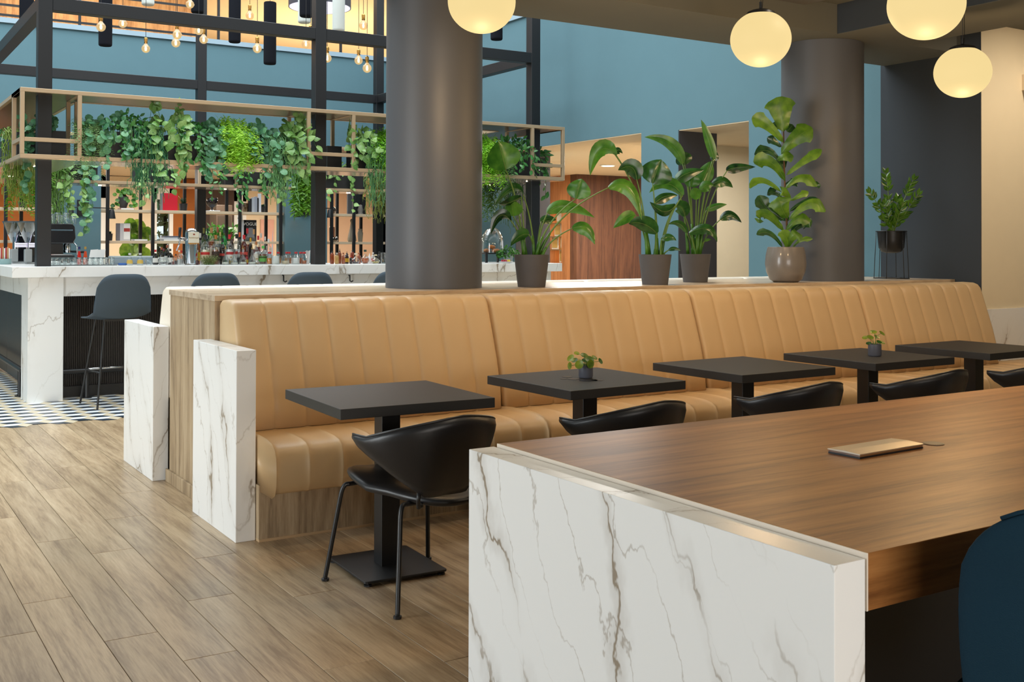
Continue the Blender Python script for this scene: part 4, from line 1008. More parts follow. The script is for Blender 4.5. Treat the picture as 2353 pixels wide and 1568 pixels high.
for k, (px, tp, w, c, cp, Y, po) in enumerate(((763, 575, 9, (160, 70, 30), BLK, YA+.05, True), (774, 581, 9, (214, 170, 100), (210, 206, 196), YA, False), (780.5, 572, 8, (150, 76, 44), BLK, YA+.10, True), (789, 581, 8, COP, COP, YA, False), (797, 578, 9, (54, 34, 24), BLK, YA+.04, True), (809.5, 572, 9, (150, 60, 30), BLK, YA+.12, True), (806, 588, 6, (36, 30, 30), (180, 40, 50), YA-.04, False), (825, 581, 8, COP, COP, YA+.1, False), (857, 580, 8, (214, 206, 200), WHT, YA+.1, False), (871.5, 578, 8, (40, 34, 32), BLK, YA+.04, False))):
    B(px, tp, w, Y, c, None, 0, cp, (226, 180, 50) if k == 4 else RED if k == 8 else None, ('amber bitters bottle with steel pourer, first right of the second post', 'tall frosted gold bitters bottle', 'copper toned bitters bottle with pourer', 'plain copper shaker tube', 'dark bitters bottle with yellow label', 'brown bitters bottle with long pourer', 'thin black bitters bottle with red cap', 'copper tube behind the smoky decanter', 'white bottle with red label by the napkins', 'dark slim bottle at the right of the bitters row')[k], 'slim', po)
B(817, 582, 19, YA-.03, CLR, (120, 100, 104), .22, (226, 214, 190), None, 'round cut glass decanter with smoky liquid', 'round')
B(839, 574, 19, YA-.03, CLR, (206, 100, 40), .42, (26, 62, 46), None, 'round cut glass decanter with orange liquid', 'round')
B(863, 585, 20, YA-.03, CLR, (222, 200, 120), .26, (226, 210, 170), None, 'round cut glass decanter with pale yellow liquid', 'round')
for k, (px, tp, cp, Y) in enumerate(((357, 574, RED, YC_), (371, 568, COP, YC_), (376, 572, (120, 40, 60), YC_+.14), (384, 563, COP, YC_+.06), (391, 572, (30, 30, 40), YC_))):
    B(px, tp, 12, Y, (30, 32, 30), None, 0, cp, (230, 228, 222), ('red capped wine bottle, left of the wine group', 'copper capped wine bottle with pale label', 'dark wine bottle with violet capsule behind the copper one', 'tallest wine bottle with copper capsule', 'dark wine bottle at the right of the wine group')[k], 'wine')
for k, (px, tp, w, cp, c, Y) in enumerate(((404, 584, 9, BLK, (60, 40, 40), YA+.05), (411.5, 575, 10, WHT, (226, 226, 226), YB_+.05), (417, 576, 11, RED, (220, 214, 214), YC_), (398, 589, 8, BLK, (120, 40, 30), YA))):
    B(px, tp, w, Y, CLR, c, .4, cp, None, ('small dark syrup bottle left of the tap', 'clear bottle with white cap left of the tap', 'clear bottle with red cap against the tap', 'small red syrup bottle left of the tap')[k])
for k, px in enumerate((298, 322)):
    B(px, 582, 14, YA, CLR, (230, 232, 226), .5, (206, 206, 200), (226, 190, 90), ('left clear soda bottle with yellow label', 'right clear soda bottle with yellow label')[k], 'cone')
for k, (px, cp, c) in enumerate(((182, BLU, (206, 40, 30)), (196, GOLD, (216, 80, 40)))):
    B(px, 567, 11, 11.3, c, None, 0, cp, None, ('red aperitif bottle with dark blue cap beside the coffee machine', 'orange aperitif bottle with gold cap beside the coffee machine')[k], 'cone')
# text on two labels
M_INK = plain('red_ink', (190, 40, 40), .6); M_INKB = plain('black_ink', (30, 28, 28), .6); M_GOLDINK = plain('gold_ink', (150, 116, 60), .5)
# glasses
def tumbler(c, r, h, label, group=None, taper=.82, flip=False, name='tumbler'):
    t = thing(name, c, label, 'glass', group)
    pr = [(r*taper, 0), (r, h)] if not flip else [(r, 0), (r*taper, h)]
    MB().lathe([(pr[0][0], 0), (pr[0][0]*1.02, .004), (pr[1][0], h)], c, 18, cap1=flip, cap0=not flip).build('bowl', M_CLEAR, t, smooth=True, auto=.8)
    b0 = (h-.012, h-.001) if flip else (.001, .012)
    MB().lathe([(r*taper*.96, b0[0]), (r*taper*.96, b0[1])], c, 18).build('thick_base', plain('glass_base', (150, 166, 168), .1, spec=.8), t, smooth=True, auto=.8)
    return t
mat_ = thing('bar_mat', (2.0, 10.87, ZB), 'long grey drip mat under the upturned glasses', 'mat')
MB().box(1.72, 2.33, 10.74, 11.0, ZB+.0002, ZB+.004).build('mat', plain('grey_rubber', (110, 122, 124), .6), mat_)
for r_ in range(2):
    for k in range(12):
        p = V(1.755+k*.049, 10.79+r_*.07, ZB+.0045)
        tumbler(p, .023, .072, '%s upturned tumbler from the left in the %s row on the bar mat' % (('first', 'second', 'third', 'fourth', 'fifth', 'sixth', 'seventh', 'eighth', 'ninth', 'tenth', 'eleventh', 'last')[k], ('front', 'back')[r_]), 'upturned tumblers on the bar mat', .88, True)
for k, px in enumerate((342, 376)):
    p = px2(px, 10.72); p.z = ZB+.0005
    t = thing('wine_tumbler', p, ('stemless clear glass right of the soda bottles', 'wide stemless clear glass before the wine bottles')[k], 'glass')
    w = (.036, .052)[k]; hh = (.07, .075)[k]
    MB().lathe([(w*.5, 0), (w*.8, .012), (w, hh*.45), (w*.72, hh)], p, 20, cap1=False).build('bowl', M_CLEAR, t, smooth=True, auto=.9)
p = px2(882, 10.72); p.z = ZB+.0005; tumbler(p, .035, .12, 'tall clear tumbler touching the near dark column')
# beer tap
p = px2(439.5, 10.9); x, y = p.x, p.y
tp = thing('beer_tap', (x, y, ZB), 'chrome beer tap column with cream badge and black handle', 'tap')
pr = [(.061, 0), (.066, .004), (.061, .012), (.061, .315)]+[(.061*math.cos(a), .315+.05*math.sin(a)) for a in [PI/2*k/6 for k in range(1, 6)]]+[(.002, .366)]
MB().lathe(pr, (x, y, ZB), 32).build('column', M_CHROME, tp, smooth=True, auto=.7)
MB().box(x-.05, x+.056, y-.078, y-.062, ZB+.215, ZB+.325).build('badge', plain('badge_cream', (232, 224, 204), .5), tp, bevel=.003)
MB().box(x-.052, x+.058, y-.080, y-.061, ZB+.208, ZB+.215).build('badge_edge', M_BRASS, tp)
text('Radeberger', 'badge_lettering', M_GOLDINK, tp, (x+.003, y-.0785, ZB+.268), .021, (PI/2, 0, 0))
MB().lathe([(.010, 0), (.0105, .012), (.001, .016)], (x+.003, y-.079, ZB+.294), 5, sy=.1).build('badge_emblem', plain('emblem_red', (150, 60, 40), .5), tp)
MB().bar((x-.055, y, ZB+.255), (x-.135, y-.02, ZB+.262), .022).build('spout_arm', M_CHROME, tp, bevel=.004)
MB().tube([(x-.12, y-.02, ZB+.255), (x-.128, y-.024, ZB+.20), (x-.155, y-.03, ZB+.14)], .010, 10, .007).build('spout', M_CHROME, tp, smooth=True)
MB().tube([(x-.125, y-.02, ZB+.27), (x-.122, y-.022, ZB+.295), (x-.118, y-.024, ZB+.37)], .010, 10, .016).build('tap_handle', M_BLACK, tp, smooth=True)
# herbs
def tuft(name, c, r, h, n, label, cat, mat, size, pot=None):
    t = thing(name, c, label, cat); R = random.Random(int(c[0]*1000)); b = MB(); st = MB()
    for i in range(n):
        a = R.random()*2*PI; rr = r*math.sqrt(R.random()); tip = V(c[0]+math.cos(a)*rr*1.25, c[1]+math.sin(a)*rr*.7, c[2]+h*(.55+.45*R.random()*(1-.4*rr/r)))
        bs = V(c[0]+math.cos(a)*rr*.6, c[1]+math.sin(a)*rr*.4, c[2]); st.tube([bs, (bs+tip)/2+V(0, 0, .01), tip], .0012, 3)
        for q in range(6):
            f = .25+.75*q/5; pp = bs.lerp(tip, f); d = Vector((R.gauss(0, 1), R.gauss(0, 1), R.gauss(.3, .6))).normalized(); e = d.orthogonal().normalized()
            b.add([pp, pp+d*size*.5+e*size*.22, pp+d*size, pp+d*size*.5-e*size*.22], [(0, 1, 2, 3)])
    f = b.build('leaves', mat, t); f['kind'] = 'stuff'
    f = st.build('stems', M_STEM, t); f['kind'] = 'stuff'
    return t
p = px2(482, 10.7); tuft('herb_bunch', (p.x, p.y, ZB+.0005), .085, .105, 60, 'bunch of olive green thyme lying before the tequila bottle', 'herbs', leafmat('thyme', (70, 76, 34), (128, 126, 70), .6, .2), .018)
# menus, napkins
for k, (a, b_, y0) in enumerate(((203, 221, 11.25), (220, 238, 11.2))):
    pa, pb = px2(a, y0), px2(b_, y0)
    t = thing('menu_card', (pa.x, y0, ZB), ('left white folded card leaning beside the aperitif bottles', 'right white folded card leaning beside the aperitif bottles')[k], 'card')
    b2 = MB().grid([[(pa.x, y0, ZB+.035), (pa.x+.03, y0+.05, ZB+.145)], [(pb.x, y0+.004, ZB+.035), (pb.x+.03, y0+.054, ZB+.15)]])
    o = b2.build('card', M_WHITE, t); o.modifiers.new('thickness', 'SOLIDIFY').thickness = .002
    MB().box(pa.x, pb.x, y0-.01, y0+.06, ZB+.0005, ZB+.035).build('holder', M_WHITE, t)
p = px2(708, 10.78)
t = thing('paper_napkins', (p.x, p.y, ZB), 'white paper napkins upright in a glass at the second post', 'napkins')
for k in range(4): MB().grid([[(p.x-.02+.01*k, p.y+.01*k, ZB+.001), (p.x-.035+.016*k, p.y+.01*k, ZB+.13+.006*(k % 2))], [(p.x+.005+.01*k, p.y+.02+.01*k, ZB+.001), (p.x+.0+.016*k, p.y+.03+.01*k, ZB+.145-.006*(k % 3))]]).build('napkin', M_WHITE, t)
p = px2(849, 10.95)
t = thing('crumpled_napkin', (p.x, p.y, ZB+.001), 'crumpled white napkin among the cut glass decanters', 'napkin'); R = random.Random(3); rows = []
for i in range(9):
    rows.append([(p.x-.07+.14*i/8, p.y-.05+.1*j/6, ZB+.002+.10*math.sin(PI*i/8)*math.sin(PI*j/6)*(.4+R.random()*.8)) for j in range(7)])
MB().grid(rows).build('cloth', M_WHITE, t)
# coffee machine and grinders at the left end
ex = thing('espresso_machine', (2.0, 12.55, ZB), 'black espresso machine with curved dark housing behind the left post', 'coffee machine')
M_GLOSS = plain('gloss_black', (16, 20, 26), .12, spec=.7, coat=.5)
zt_ = at(165, 515, Y=12.4).z
xs0, xs1 = at(96, 520, Y=12.4).x, at(168, 520, Y=12.4).x
z1_ = at(168, 560, Y=12.4).z
prof = [(xs0, z1_), (xs1-.02, z1_), (xs1+.01, z1_+.06), (xs1, zt_-.03), (xs1-.025, zt_), (xs0, zt_)]
MB().grid([[(a, 12.3, b_) for a, b_ in prof], [(a, 12.8, b_) for a, b_ in prof]], close_v=True, cap0=True, cap1=True).build('housing', M_GLOSS, ex, bevel=.008)
MB().box(xs0, xs1-.10, 12.38, 12.8, ZB+.02, z1_).build('body', M_BLACK, ex, bevel=.004)
MB().box(xs0, xs1+.0, 12.3, 12.8, ZB+.02, ZB+.085).build('drip_tray', M_BLACK, ex, bevel=.006)
MB().box(xs0+.02, xs1-.02, 12.33, 12.78, ZB+.085, ZB+.095).build('tray_grille', M_CHROME, ex)
for k in range(4): MB().lathe([(.012, 0), (.016, .0195)], (xs0+.05+(k % 2)*(xs1-xs0-.1), 12.36+(k//2)*.38, ZB+.0005), 10).build('foot', M_BLACK, ex)
MB().lathe([(.035, z1_-.07), (.038, z1_-.02), (.03, z1_)], (xs1-.055, 12.42, 0), 18).build('group_head', M_CHROME, ex, smooth=True, auto=.7)
pf_ = MB().lathe([(.036, z1_-.10), (.040, z1_-.071)], (xs1-.055, 12.42, 0), 18).build('portafilter', M_CHROME, ex, smooth=True, auto=.7)
MB().tube([(xs1-.02, 12.40, z1_-.085), (xs1+.11, 12.38, z1_-.09)], .011, 10, .015).build('handle', M_BLACK, pf_, smooth=True)
MB().tube([(xs1-.01, 12.36, z1_+.02), (xs1+.03, 12.34, z1_-.03), (xs1+.03, 12.34, z1_-.12)], .006, 8).build('steam_wand', M_CHROME, ex, smooth=True)
MB().box(xs0, xs1-.02, 12.298, 12.30, zt_-.075, zt_-.06).build('trim_line', plain('smoke_blue_trim', (70, 96, 110), .25), ex)
for k, (dx, dy, hh) in enumerate(((.05, .1, .10), (.13, .12, .12), (.21, .1, .12), (.29, .14, .085), (.10, .3, .11), (.20, .3, .10))):
    tumbler(V(xs0+dx+.03, 12.3+dy, zt_+.0005), .036, hh, ('short clear glass on the coffee machine behind the post', 'tall upturned glass on the coffee machine, left', 'tall upturned glass on the coffee machine, right', 'shortest glass at the right end of the coffee machine', 'clear glass at the back of the coffee machine, left', 'clear glass at the back of the coffee machine, right')[k], 'glasses on the coffee machine', .9, True)
for k, (px, Y) in enumerate(((46, 12.3), (78, 11.9))):
    c = px2(px, Y); x, y = c.x, c.y
    g = thing('coffee_grinder', (x, y, ZB), ('left coffee grinder with black body and clear cone hopper', 'coffee grinder half hidden by the left post')[k], 'grinder')
    zt = at(px, 512, Y=Y).z; zb = at(px, 530, Y=Y).z
    MB().box(x-.075, x+.075, y-.08, y+.10, ZB+.0005, ZB+.02).build('base', plain('grinder_grey', (150, 154, 154), .4), g, bevel=.004)
    MB().box(x-.062, x+.062, y-.04, y+.10, ZB+.02, zb-.01).build('body', M_GLOSS, g, bevel=.012)
    for q in range(3): MB().box(x-.055, x+.055, y-.043, y-.04, ZB+.17+q*.016, ZB+.18+q*.016).build('light_bar', emit('grinder_leds', (226, 220, 255), 1.4) if 'grinder_leds' not in MATS else MATS['grinder_leds'], g)
    MB().box(x-.012, x+.014, y-.043, y-.04, zb-.06, zb-.045).build('badge', M_WHITE, g)
    MB().lathe([(.025, -.20), (.105, .0), (.108, .008)], (x-.07, y-.06, zt), 22, cap1=False).build('hopper', glass('hopper_glass', (150, 196, 214), tint=.2) if 'hopper_glass' not in MATS else MATS['hopper_glass'], g, smooth=True)
    MB().lathe([(.11, 0), (.11, .012), (.02, .016)], (x-.07, y-.06, zt), 22).build('hopper_lid', plain('hopper_lid', (70, 82, 88), .4), g, smooth=True, auto=.6)
    MB().box(x-.10, x-.03, y-.10, y-.02, ZB+.02, ZB+.15).build('side_bin', plain('grinder_grey', (150, 154, 154), .4), g, bevel=.01)
cp = V(*at(11, 596, Y=11.7)); cp.z = ZB+.0005
t = thing('straw_holder', cp, 'small tin with white wrapped sticks at the far left of the bar', 'holder')
MB().lathe([(.06, 0), (.06, .055)], cp, 20, cap1=False).build('tin', plain('tin_teal', (140, 170, 170), .4), t, smooth=True)
for k in range(7): MB().box(cp.x-.05+.014*k, cp.x-.040+.014*k, cp.y-.01, cp.y+.01, ZB+.004, ZB+.16+.006*(k % 3)).build('stick', (M_WHITE, plain('stick_red', (190, 70, 70), .5), plain('stick_tan', (206, 160, 110), .5))[k % 3], t)
# steel well and beaker behind the soda bottles
p0, p1 = px2(262, 11.1), px2(352, 11.1)
t = thing('ice_well', ((p0.x+p1.x)/2, 11.1, ZB), 'low blue grey steel ice well behind the soda bottles', 'bin')
MB().box(p0.x, p1.x, 11.13, 11.3, ZB+.0005, ZB+.07).build('tub', plain('steel_blue', (150, 166, 178), .35), t, bevel=.004)
MB().box(p0.x-.01, p1.x+.01, 11.12, 11.31, ZB+.07, ZB+.085).build('rim', plain('steel_pale', (190, 202, 206), .3), t, bevel=.004)
t = thing('cleaning_cloth', (px2(282, 10.78).x, 10.78, ZB), 'blue and white packet left of the soda bottles', 'packet')
q0, q1 = px2(272, 10.78), px2(290, 10.78); MB().box(q0.x, q1.x, 10.76, 10.80, ZB+.0005, ZB+.022).build('pack', plain('packet_blue', (60, 110, 190), .5, var=.5), t, bevel=.004)
# right end of the bar: cloche with croissants, herb pot, fruit plate
c = px2(1126, 11.0); x, y = c.x, 10.95
t = thing('cake_stand', (x, y, ZB), 'black raised serving stand under the glass dome at the right bar end', 'stand')
MB().box(x-.17, x+.17, y-.13, y+.13, ZB+.10, ZB+.115).build('board', M_BLACK, t, bevel=.003)
for sx in (-1, 1):
    for sy in (-1, 1): MB().box(x+sx*.14-.012, x+sx*.14+.012, y+sy*.10-.012, y+sy*.10+.012, ZB+.0005, ZB+.10).build('leg', M_BLACK, t)
t = thing('glass_cloche', (x, y, ZB+.1155), 'clear glass bell dome over the pastries', 'cloche')
MB().lathe([(.135, 0), (.133, .10)]+[(.133*math.cos(a), .10+.20*math.sin(a)) for a in [PI/2*k/9 for k in range(1, 9)]]+[(.012, .30)], (x, y, ZB+.1155), 32, cap0=False).build('dome', M_CLEAR, t, smooth=True)
MB().lathe([(.010, .30), (.012, .315), (.020, .33), (.018, .35), (.004, .36)], (x, y, ZB+.1155), 16).build('knob', M_CLEAR, t, smooth=True)
M_PASTRY = plain('pastry', (190, 116, 56), .5, var=.3, bump=.4, bscale=60)
for k, (dx, dy, dz, a) in enumerate(((-.07, -.04, 0, 20), (.02, -.06, 0, -30), (.07, .02, 0, 60), (-.02, .06, 0, 100), (0, -.01, .045, 0))):
    pts = [V(math.cos(b_)*.04, math.sin(b_)*.03, 0) for b_ in [math.radians(q) for q in range(20, 170, 15)]]
    rows = []
    for i, pnt in enumerate(pts):
        f = math.sin(PI*(i+.4)/(len(pts)-.2)); rr = .007+.020*f*(1+.12*(i % 2)); nn = V(pnt.x/.04, pnt.y/.03, 0).normalized()
        rows.append([pnt+nn*math.cos(q)*rr+V(0, 0, math.sin(q)*rr*.9+.022) for q in [2*PI*z/10 for z in range(10)]])
    cr = MB().grid(rows, close_v=True, cap0=True, cap1=True).build('croissant', M_PASTRY, None, smooth=True, loc=(0, 0, 0))
    cr.location = (x+dx, y+dy, ZB+.1165+dz); cr.rotation_euler.z = math.radians(a)
    tag(cr, ('croissant at the left under the glass dome', 'croissant at the front under the glass dome', 'croissant at the right under the glass dome', 'croissant at the back under the glass dome', 'croissant lying on top of the others under the dome')[k], 'croissant', 'croissants under the dome')
c = px2(1168, 10.8); z0 = ZB+.0005
t = thing('herb_pot', (c.x, c.y, z0), 'bushy green herb in a zinc pot at the right bar end', 'plant')
MB().lathe([(.045, 0), (.058, .10), (.060, .104)], (c.x, c.y, z0), 24, cap1=False).build('pot', plain('zinc', (150, 158, 158), .35, metal=.6, var=.1), t, smooth=True, auto=.7)
MB().lathe([(.001, .0), (.054, .0)], (c.x, c.y, z0+.09), 16).build('soil', M_SOIL, t)
R = random.Random(9); b = MB()
for i in range(230):
    a = R.random()*2*PI; rr = .16*math.sqrt(R.random()); pp = V(c.x+math.cos(a)*rr, c.y+math.sin(a)*rr*.6, z0+.10+.13*R.random()*(1-.5*rr/.16)-.05*rr/.16)
    b.v, b.f = b.v, b.f; d = disc_leaf(pp, V(R.gauss(0, .5), R.gauss(-.4, .4), R.gauss(.8, .3)), .014); b.add(d.v, d.f)
f = b.build('leaves', leafmat('mint', (36, 96, 30), (96, 160, 60), .5, .3), t); f['kind'] = 'stuff'
c = px2(1163, 10.5)
t = thing('fruit_plate', (c.x, 10.5, z0), 'small plate with red and yellow fruit before the zinc pot', 'plate')
MB().lathe([(.04, 0), (.075, .008), (.085, .014), (.08, .016), (.04, .008)], (c.x, 10.5, z0), 24).build('plate', M_WHITE, t, smooth=True)
for k in range(12):
    a = k*2.4; rr = .012*math.sqrt(k); q = V(c.x+math.cos(a)*rr*1.3, 10.5+math.sin(a)*rr, z0+.026)
    o = MB().lathe([(.0145*math.sin(PI*s_/6)+.0001, -.0145*math.cos(PI*s_/6)) for s_ in range(7)], (0, 0, 0), 10).build('fruit', plain('grape_red', (150, 30, 50), .3) if math.cos(a)*rr < -.012 else plain('grape_yellow', (206, 176, 60), .3), None, smooth=True)
    o.location = q; tag(o, 'small red grape on the plate by the zinc pot' if math.cos(a)*rr < -.012 else 'small yellow grape on the plate by the zinc pot', 'fruit', 'red grapes on the plate' if math.cos(a)*rr < -.012 else 'yellow grapes on the plate')
# ================================================================ OPEN SHELVES IN THE BACK WALL OPENINGS
def px3(px, py, Y): return at(px, py, Y=Y)
SH = [('open_shelf', xb(-100), xb(134), [2.05, 2.569, 2.69], [2.30, 2.62], 'pale wood open shelf with black uprights in the left wall opening, before the orange bay'),
      ('open_shelf', PIL[0][1]+.01, PIL[1][0]-.01, [3.378, 4.01, 4.66, 5.305, 5.954], [3.93, 4.579, 5.226, 5.858], 'pale wood open shelf with black uprights in the middle wall opening'),
      ('open_shelf', PIL[1][1]+.01, xb(904), [6.80, 7.183, 7.60], [7.063, 7.488], 'pale wood open shelf with black uprights in the opening before the peach wall')]
ZS = (1.425, 1.875)
for nm, x0, x1, fr_, bk_, lab in SH:
    t = thing(nm, ((x0+x1)/2, 16.4, 0), lab, 'shelf')
    for z in (.95,)+ZS: MB().box(x0, x1, 16.22, 16.58, z-.022, z+.018).build('shelf_board', M_SHELFWOOD, t, bevel=.002, segs=1)
    for x in fr_: MB().box(x-.022, x+.022, 16.18, 16.219, 0, 2.655).build('upright', M_STEELDARK, t)
    for x in bk_: MB().box(x-.022, x+.022, 16.581, 16.62, 0, 2.655).build('upright', M_STEELDARK, t)
z1, z2 = ZS[0]+.0185, ZS[1]+.0185
def put(name, px, w, h, z, lab, cat, Y=16.4): 
    p = px3(px, 500, Y); return thing(name, (p.x, Y, z), lab, cat), V(p.x, Y, z), w/FPX*((p-CO).dot(CF)), h/FPX*((p-CO).dot(CF))
# books
def book(px, w, h, z, col, spine, lab, thick=None, Y=16.36, name='book'):
    t, p, W_, H_ = put(name, px, w, h, z, lab, 'book', Y)
    MB().box(p.x-W_/2, p.x+W_/2, Y-.02, Y+.02, z, z+H_).build('cover', plain('book_%d_%d_%d' % col, col, .5), t, bevel=.002)
    MB().box(p.x-W_/2-.004, p.x-W_/2-.0002, Y-.018, Y+.018, z+.003, z+H_-.003).build('spine', plain('book_%d_%d_%d' % spine, spine, .5), t)
    return t, p, W_, H_
book(390, 34, 40, z2, (206, 22, 46), (120, 118, 122), 'large red book standing on the upper shelf')
book(371, 5, 39, z2, (132, 130, 134), (90, 90, 94), 'thin grey book leaning left of the red book')
t, p, W_, H_ = book(287, 23, 40, z1, (196, 196, 200), (150, 150, 154), 'tall silver book with white label on the lower shelf')
MB().box(p.x-.02, p.x+W_/2-.004, p.y-.0215, p.y-.0202, z1+.02, z1+H_-.01).build('label', M_WHITE, t)
MB().box(p.x-.018, p.x+W_/2-.006, p.y-.0225, p.y-.0216, z1+H_*.52, z1+H_*.72).build('picture', plain('picture_red', (170, 60, 50), .5, var=.7), t)
book(271.5, 8, 40, z1, (110, 110, 116), (90, 90, 96), 'tall dark grey book at the left of the silver book')
t, p, W_, H_ = book(574, 30, 49, z1, (30, 30, 34), (214, 220, 226), 'black magazine with white title letters behind the bottles', name='magazine')
text('VOGUE', 'title_lettering', M_WHITE, t, (p.x, p.y-.0212, z1+H_-.065), .066, (PI/2, 0, 0))
MB().lathe([(.06, 0), (.05, .12), (.028, .15)], (p.x+.01, p.y-.021, z1+.06), 14, sy=.05).build('cover_portrait', plain('portrait_grey', (120, 120, 124), .6, var=.5), t)
for k, (px, c) in enumerate(((558, (206, 212, 220)), (562, (150, 156, 166)), (554, (226, 228, 230)))): book(px, 4, 49-k, z1, c, c, ('pale book at the left of the black magazine', 'grey book pressed to the black magazine', 'white book at the far left of the magazine group')[k])
for k, (px, w, c) in enumerate(((574, 7, (24, 24, 28)), (581, 6, (170, 176, 186)), (587, 6, (150, 156, 170)), (592, 4, (30, 30, 36)), (596, 6, (206, 210, 220)))):
    book(px, w, (31, 34, 36, 33, 43)[k], z2, c, c, ('black book beside the smoked glass vase', 'pale grey book, left of the upper row', 'blue grey book in the upper row', 'thin black book in the upper row', 'tallest pale book in the upper row')[k])
for k, (px, w, c) in enumerate(((803, 10, (84, 84, 86)), (813, 7, (120, 120, 120)), (822, 10, (30, 30, 32)), (834, 12, (20, 20, 22)))):
    book(px, w, (46, 44, 48, 40)[k], z2, c, c, ('dark grey book on the shelf before the peach wall', 'mid grey book on the shelf before the peach wall', 'black tall book on the shelf before the peach wall', 'widest black book on the shelf before the peach wall')[k])
for k, (px, w, h, z, c, l) in enumerate(((289, 30, 3.6, z2, (150, 90, 84), 'lying red brown book under the grey pot'), (320, 30, 3.5, z1, (150, 156, 164), 'lying grey blue book on the lower shelf by the large leaves'), (395, 46, 4, z1, (150, 160, 170), 'lying grey book at the bottom of the stack behind the tap'), (488, 26, 2.2, z2, (190, 196, 204), 'lying pale book under the black goblet vase'))):
    t, p, W_, H_ = put('book', px, w, h, z, l, 'book', 16.38)
    MB().box(p.x-W_/2, p.x+W_/2, 16.27, 16.47, z, z+H_).build('cover', plain('book_%d_%d_%d' % c, c, .5), t, bevel=.002)
    MB().box(p.x-W_/2+.005, p.x+W_/2-.005, 16.268, 16.2698, z+.003, z+H_-.003).build('pages', M_WHITE, t)
for k in range(2):
    t, p, W_, H_ = put('book', 393, 42-4*k, 3.4, z1+.0275+.0235*k, ('lying pale book in the middle of the stack behind the tap', 'lying dark book on top of the stack behind the tap')[k], 'book', 16.38)
    c = ((196, 202, 210), (90, 96, 110))[k]
    MB().box(p.x-W_/2, p.x+W_/2, 16.27, 16.47, p.z, p.z+H_).build('cover', plain('book_%d_%d_%d' % c, c, .5), t, bevel=.002)
# pots and plants on the shelves
def spiky(px, w, h, z, lab, pw, phh, Y=16.4, mat=None, n=16, sp=.16):
    t, p, W_, H_ = put('potted_plant', px, pw, phh, z, lab, 'plant', Y)
    MB().lathe([(W_*.42, 0), (W_*.5, H_), (W_*.45, H_), (W_*.44, H_-.01)], p, 20, cap1=False).build('pot', M_PLANTER, t, smooth=True, auto=.7)
    MB().lathe([(.001, 0), (W_*.44, 0)], p+V(0, 0, H_-.012), 14).build('soil', M_SOIL, t)
    R = random.Random(px)
    for k in range(n):
        a = 2*PI*k/n*2.6; l = sp*(.7+.3*R.random()); el = .25+.9*(k/n)
        d = V(math.cos(a)*math.cos(el), math.sin(a)*math.cos(el), math.sin(el)); s = d.cross(V(0, 0, 1)).normalized(); b0 = p+V(0, 0, H_-.01)
        pts = [b0, b0+d*l*.5+V(0, 0, .01), b0+d*l-V(0, 0, .012)]
        MB().add([pts[0]-s*.006, pts[0]+s*.006, pts[1]+s*.016, pts[1]-s*.016, pts[2]], [(0, 1, 2, 3), (3, 2, 4)]).build('leaf', mat or M_AGAVE, t)
M_AGAVE = leafmat('agave_leaf', (30, 56, 40), (70, 100, 70), .4, .1)
spiky(421, 0, 0, z2, 'small agave in a black pot right of the red book', 19, 17)
spiky(52, 0, 0, z2, 'small leafy plant in a black pot on the orange bay shelf', 20, 15, sp=.13, mat=leafmat('dark_leaf', (36, 70, 26), (60, 100, 40), .4, .15))
spiky(252, 0, 0, z1, 'low plant in a black pot at the left end of the lower shelf', 14, 16, sp=.08)
spiky(604, 0, 0, z2, 'small dark succulent in a black pot right of the pale books', 9, 14, sp=.08)
t, p, W_, H_ = put('potted_plant', 283, 24, 26, z2+.027, 'ivy in a tall grey pot on the upper shelf, spilling over the rim', 'plant', 16.4)
MB().lathe([(W_*.3, 0), (W_*.42, H_*.3), (W_*.5, H_*.7), (W_*.46, H_)], p, 22, cap1=False).build('pot', M_CONCRETE, t, smooth=True, auto=.8)
M_IVY = leafmat('ivy_leaf', (40, 96, 30), (110, 170, 50), .4, .3)
R = random.Random(4)
for k in range(46):
    a = R.random()*2*PI; f = R.random(); rr = .06+.12*f; q = p+V(math.cos(a)*rr*1.1, -abs(math.sin(a))*rr*.8, H_+.10*(1-f)-.30*f**2*(R.random()))
    disc_leaf(q, V(R.gauss(0, .4), -1, .5), .030).build('leaf', M_IVY, t)
MB().lathe([(.001, 0), (W_*.45, .0), (.03, .06)], p+V(0, 0, H_-.02), 14).build('soil', M_SOIL, t)
# monstera / fiddle plant behind the shelf
t = thing('floor_plant', (xb(315)*17.4/16.16, 17.6, 0), 'large leaved green plant standing in the lounge behind the silver book', 'plant')
M_BIG = leafmat('big_leaf', (60, 104, 20), (130, 160, 50), .4, .3)
bp = world_loc(t)
MB().lathe([(.16, 0), (.22, .40)], bp, 24, cap1=False).build('pot', M_WHITE, t, smooth=True, auto=.7)
MB().tube([bp+V(0, 0, .1), bp+V(.02, 0, .9), bp+V(0, 0, 1.65)], .018, 8, .01).build('trunk', plain('bark', (90, 76, 60), .9), t, smooth=True)
for k, (px, py, r) in enumerate(((300, 520, .13), (318, 522, .13), (332, 545, .12), (305, 545, .14), (297, 575, .16), (312, 588, .15), (330, 585, .12), (290, 600, .14), (320, 560, .11), (337, 535, .10))):
    q = at(px, py, Y=17.5+.06*(k % 3)); disc_leaf(q, V(R.gauss(0, .5), -1, R.gauss(.3, .3)), r, cup=.2).build('leaf', M_BIG, t, smooth=True)
    MB().tube([bp+V(0, 0, .6+.09*k), (bp+V(0, 0, .75+.09*k)+q)/2, q], .006, 5).build('leaf_stalk', M_STEM, t)
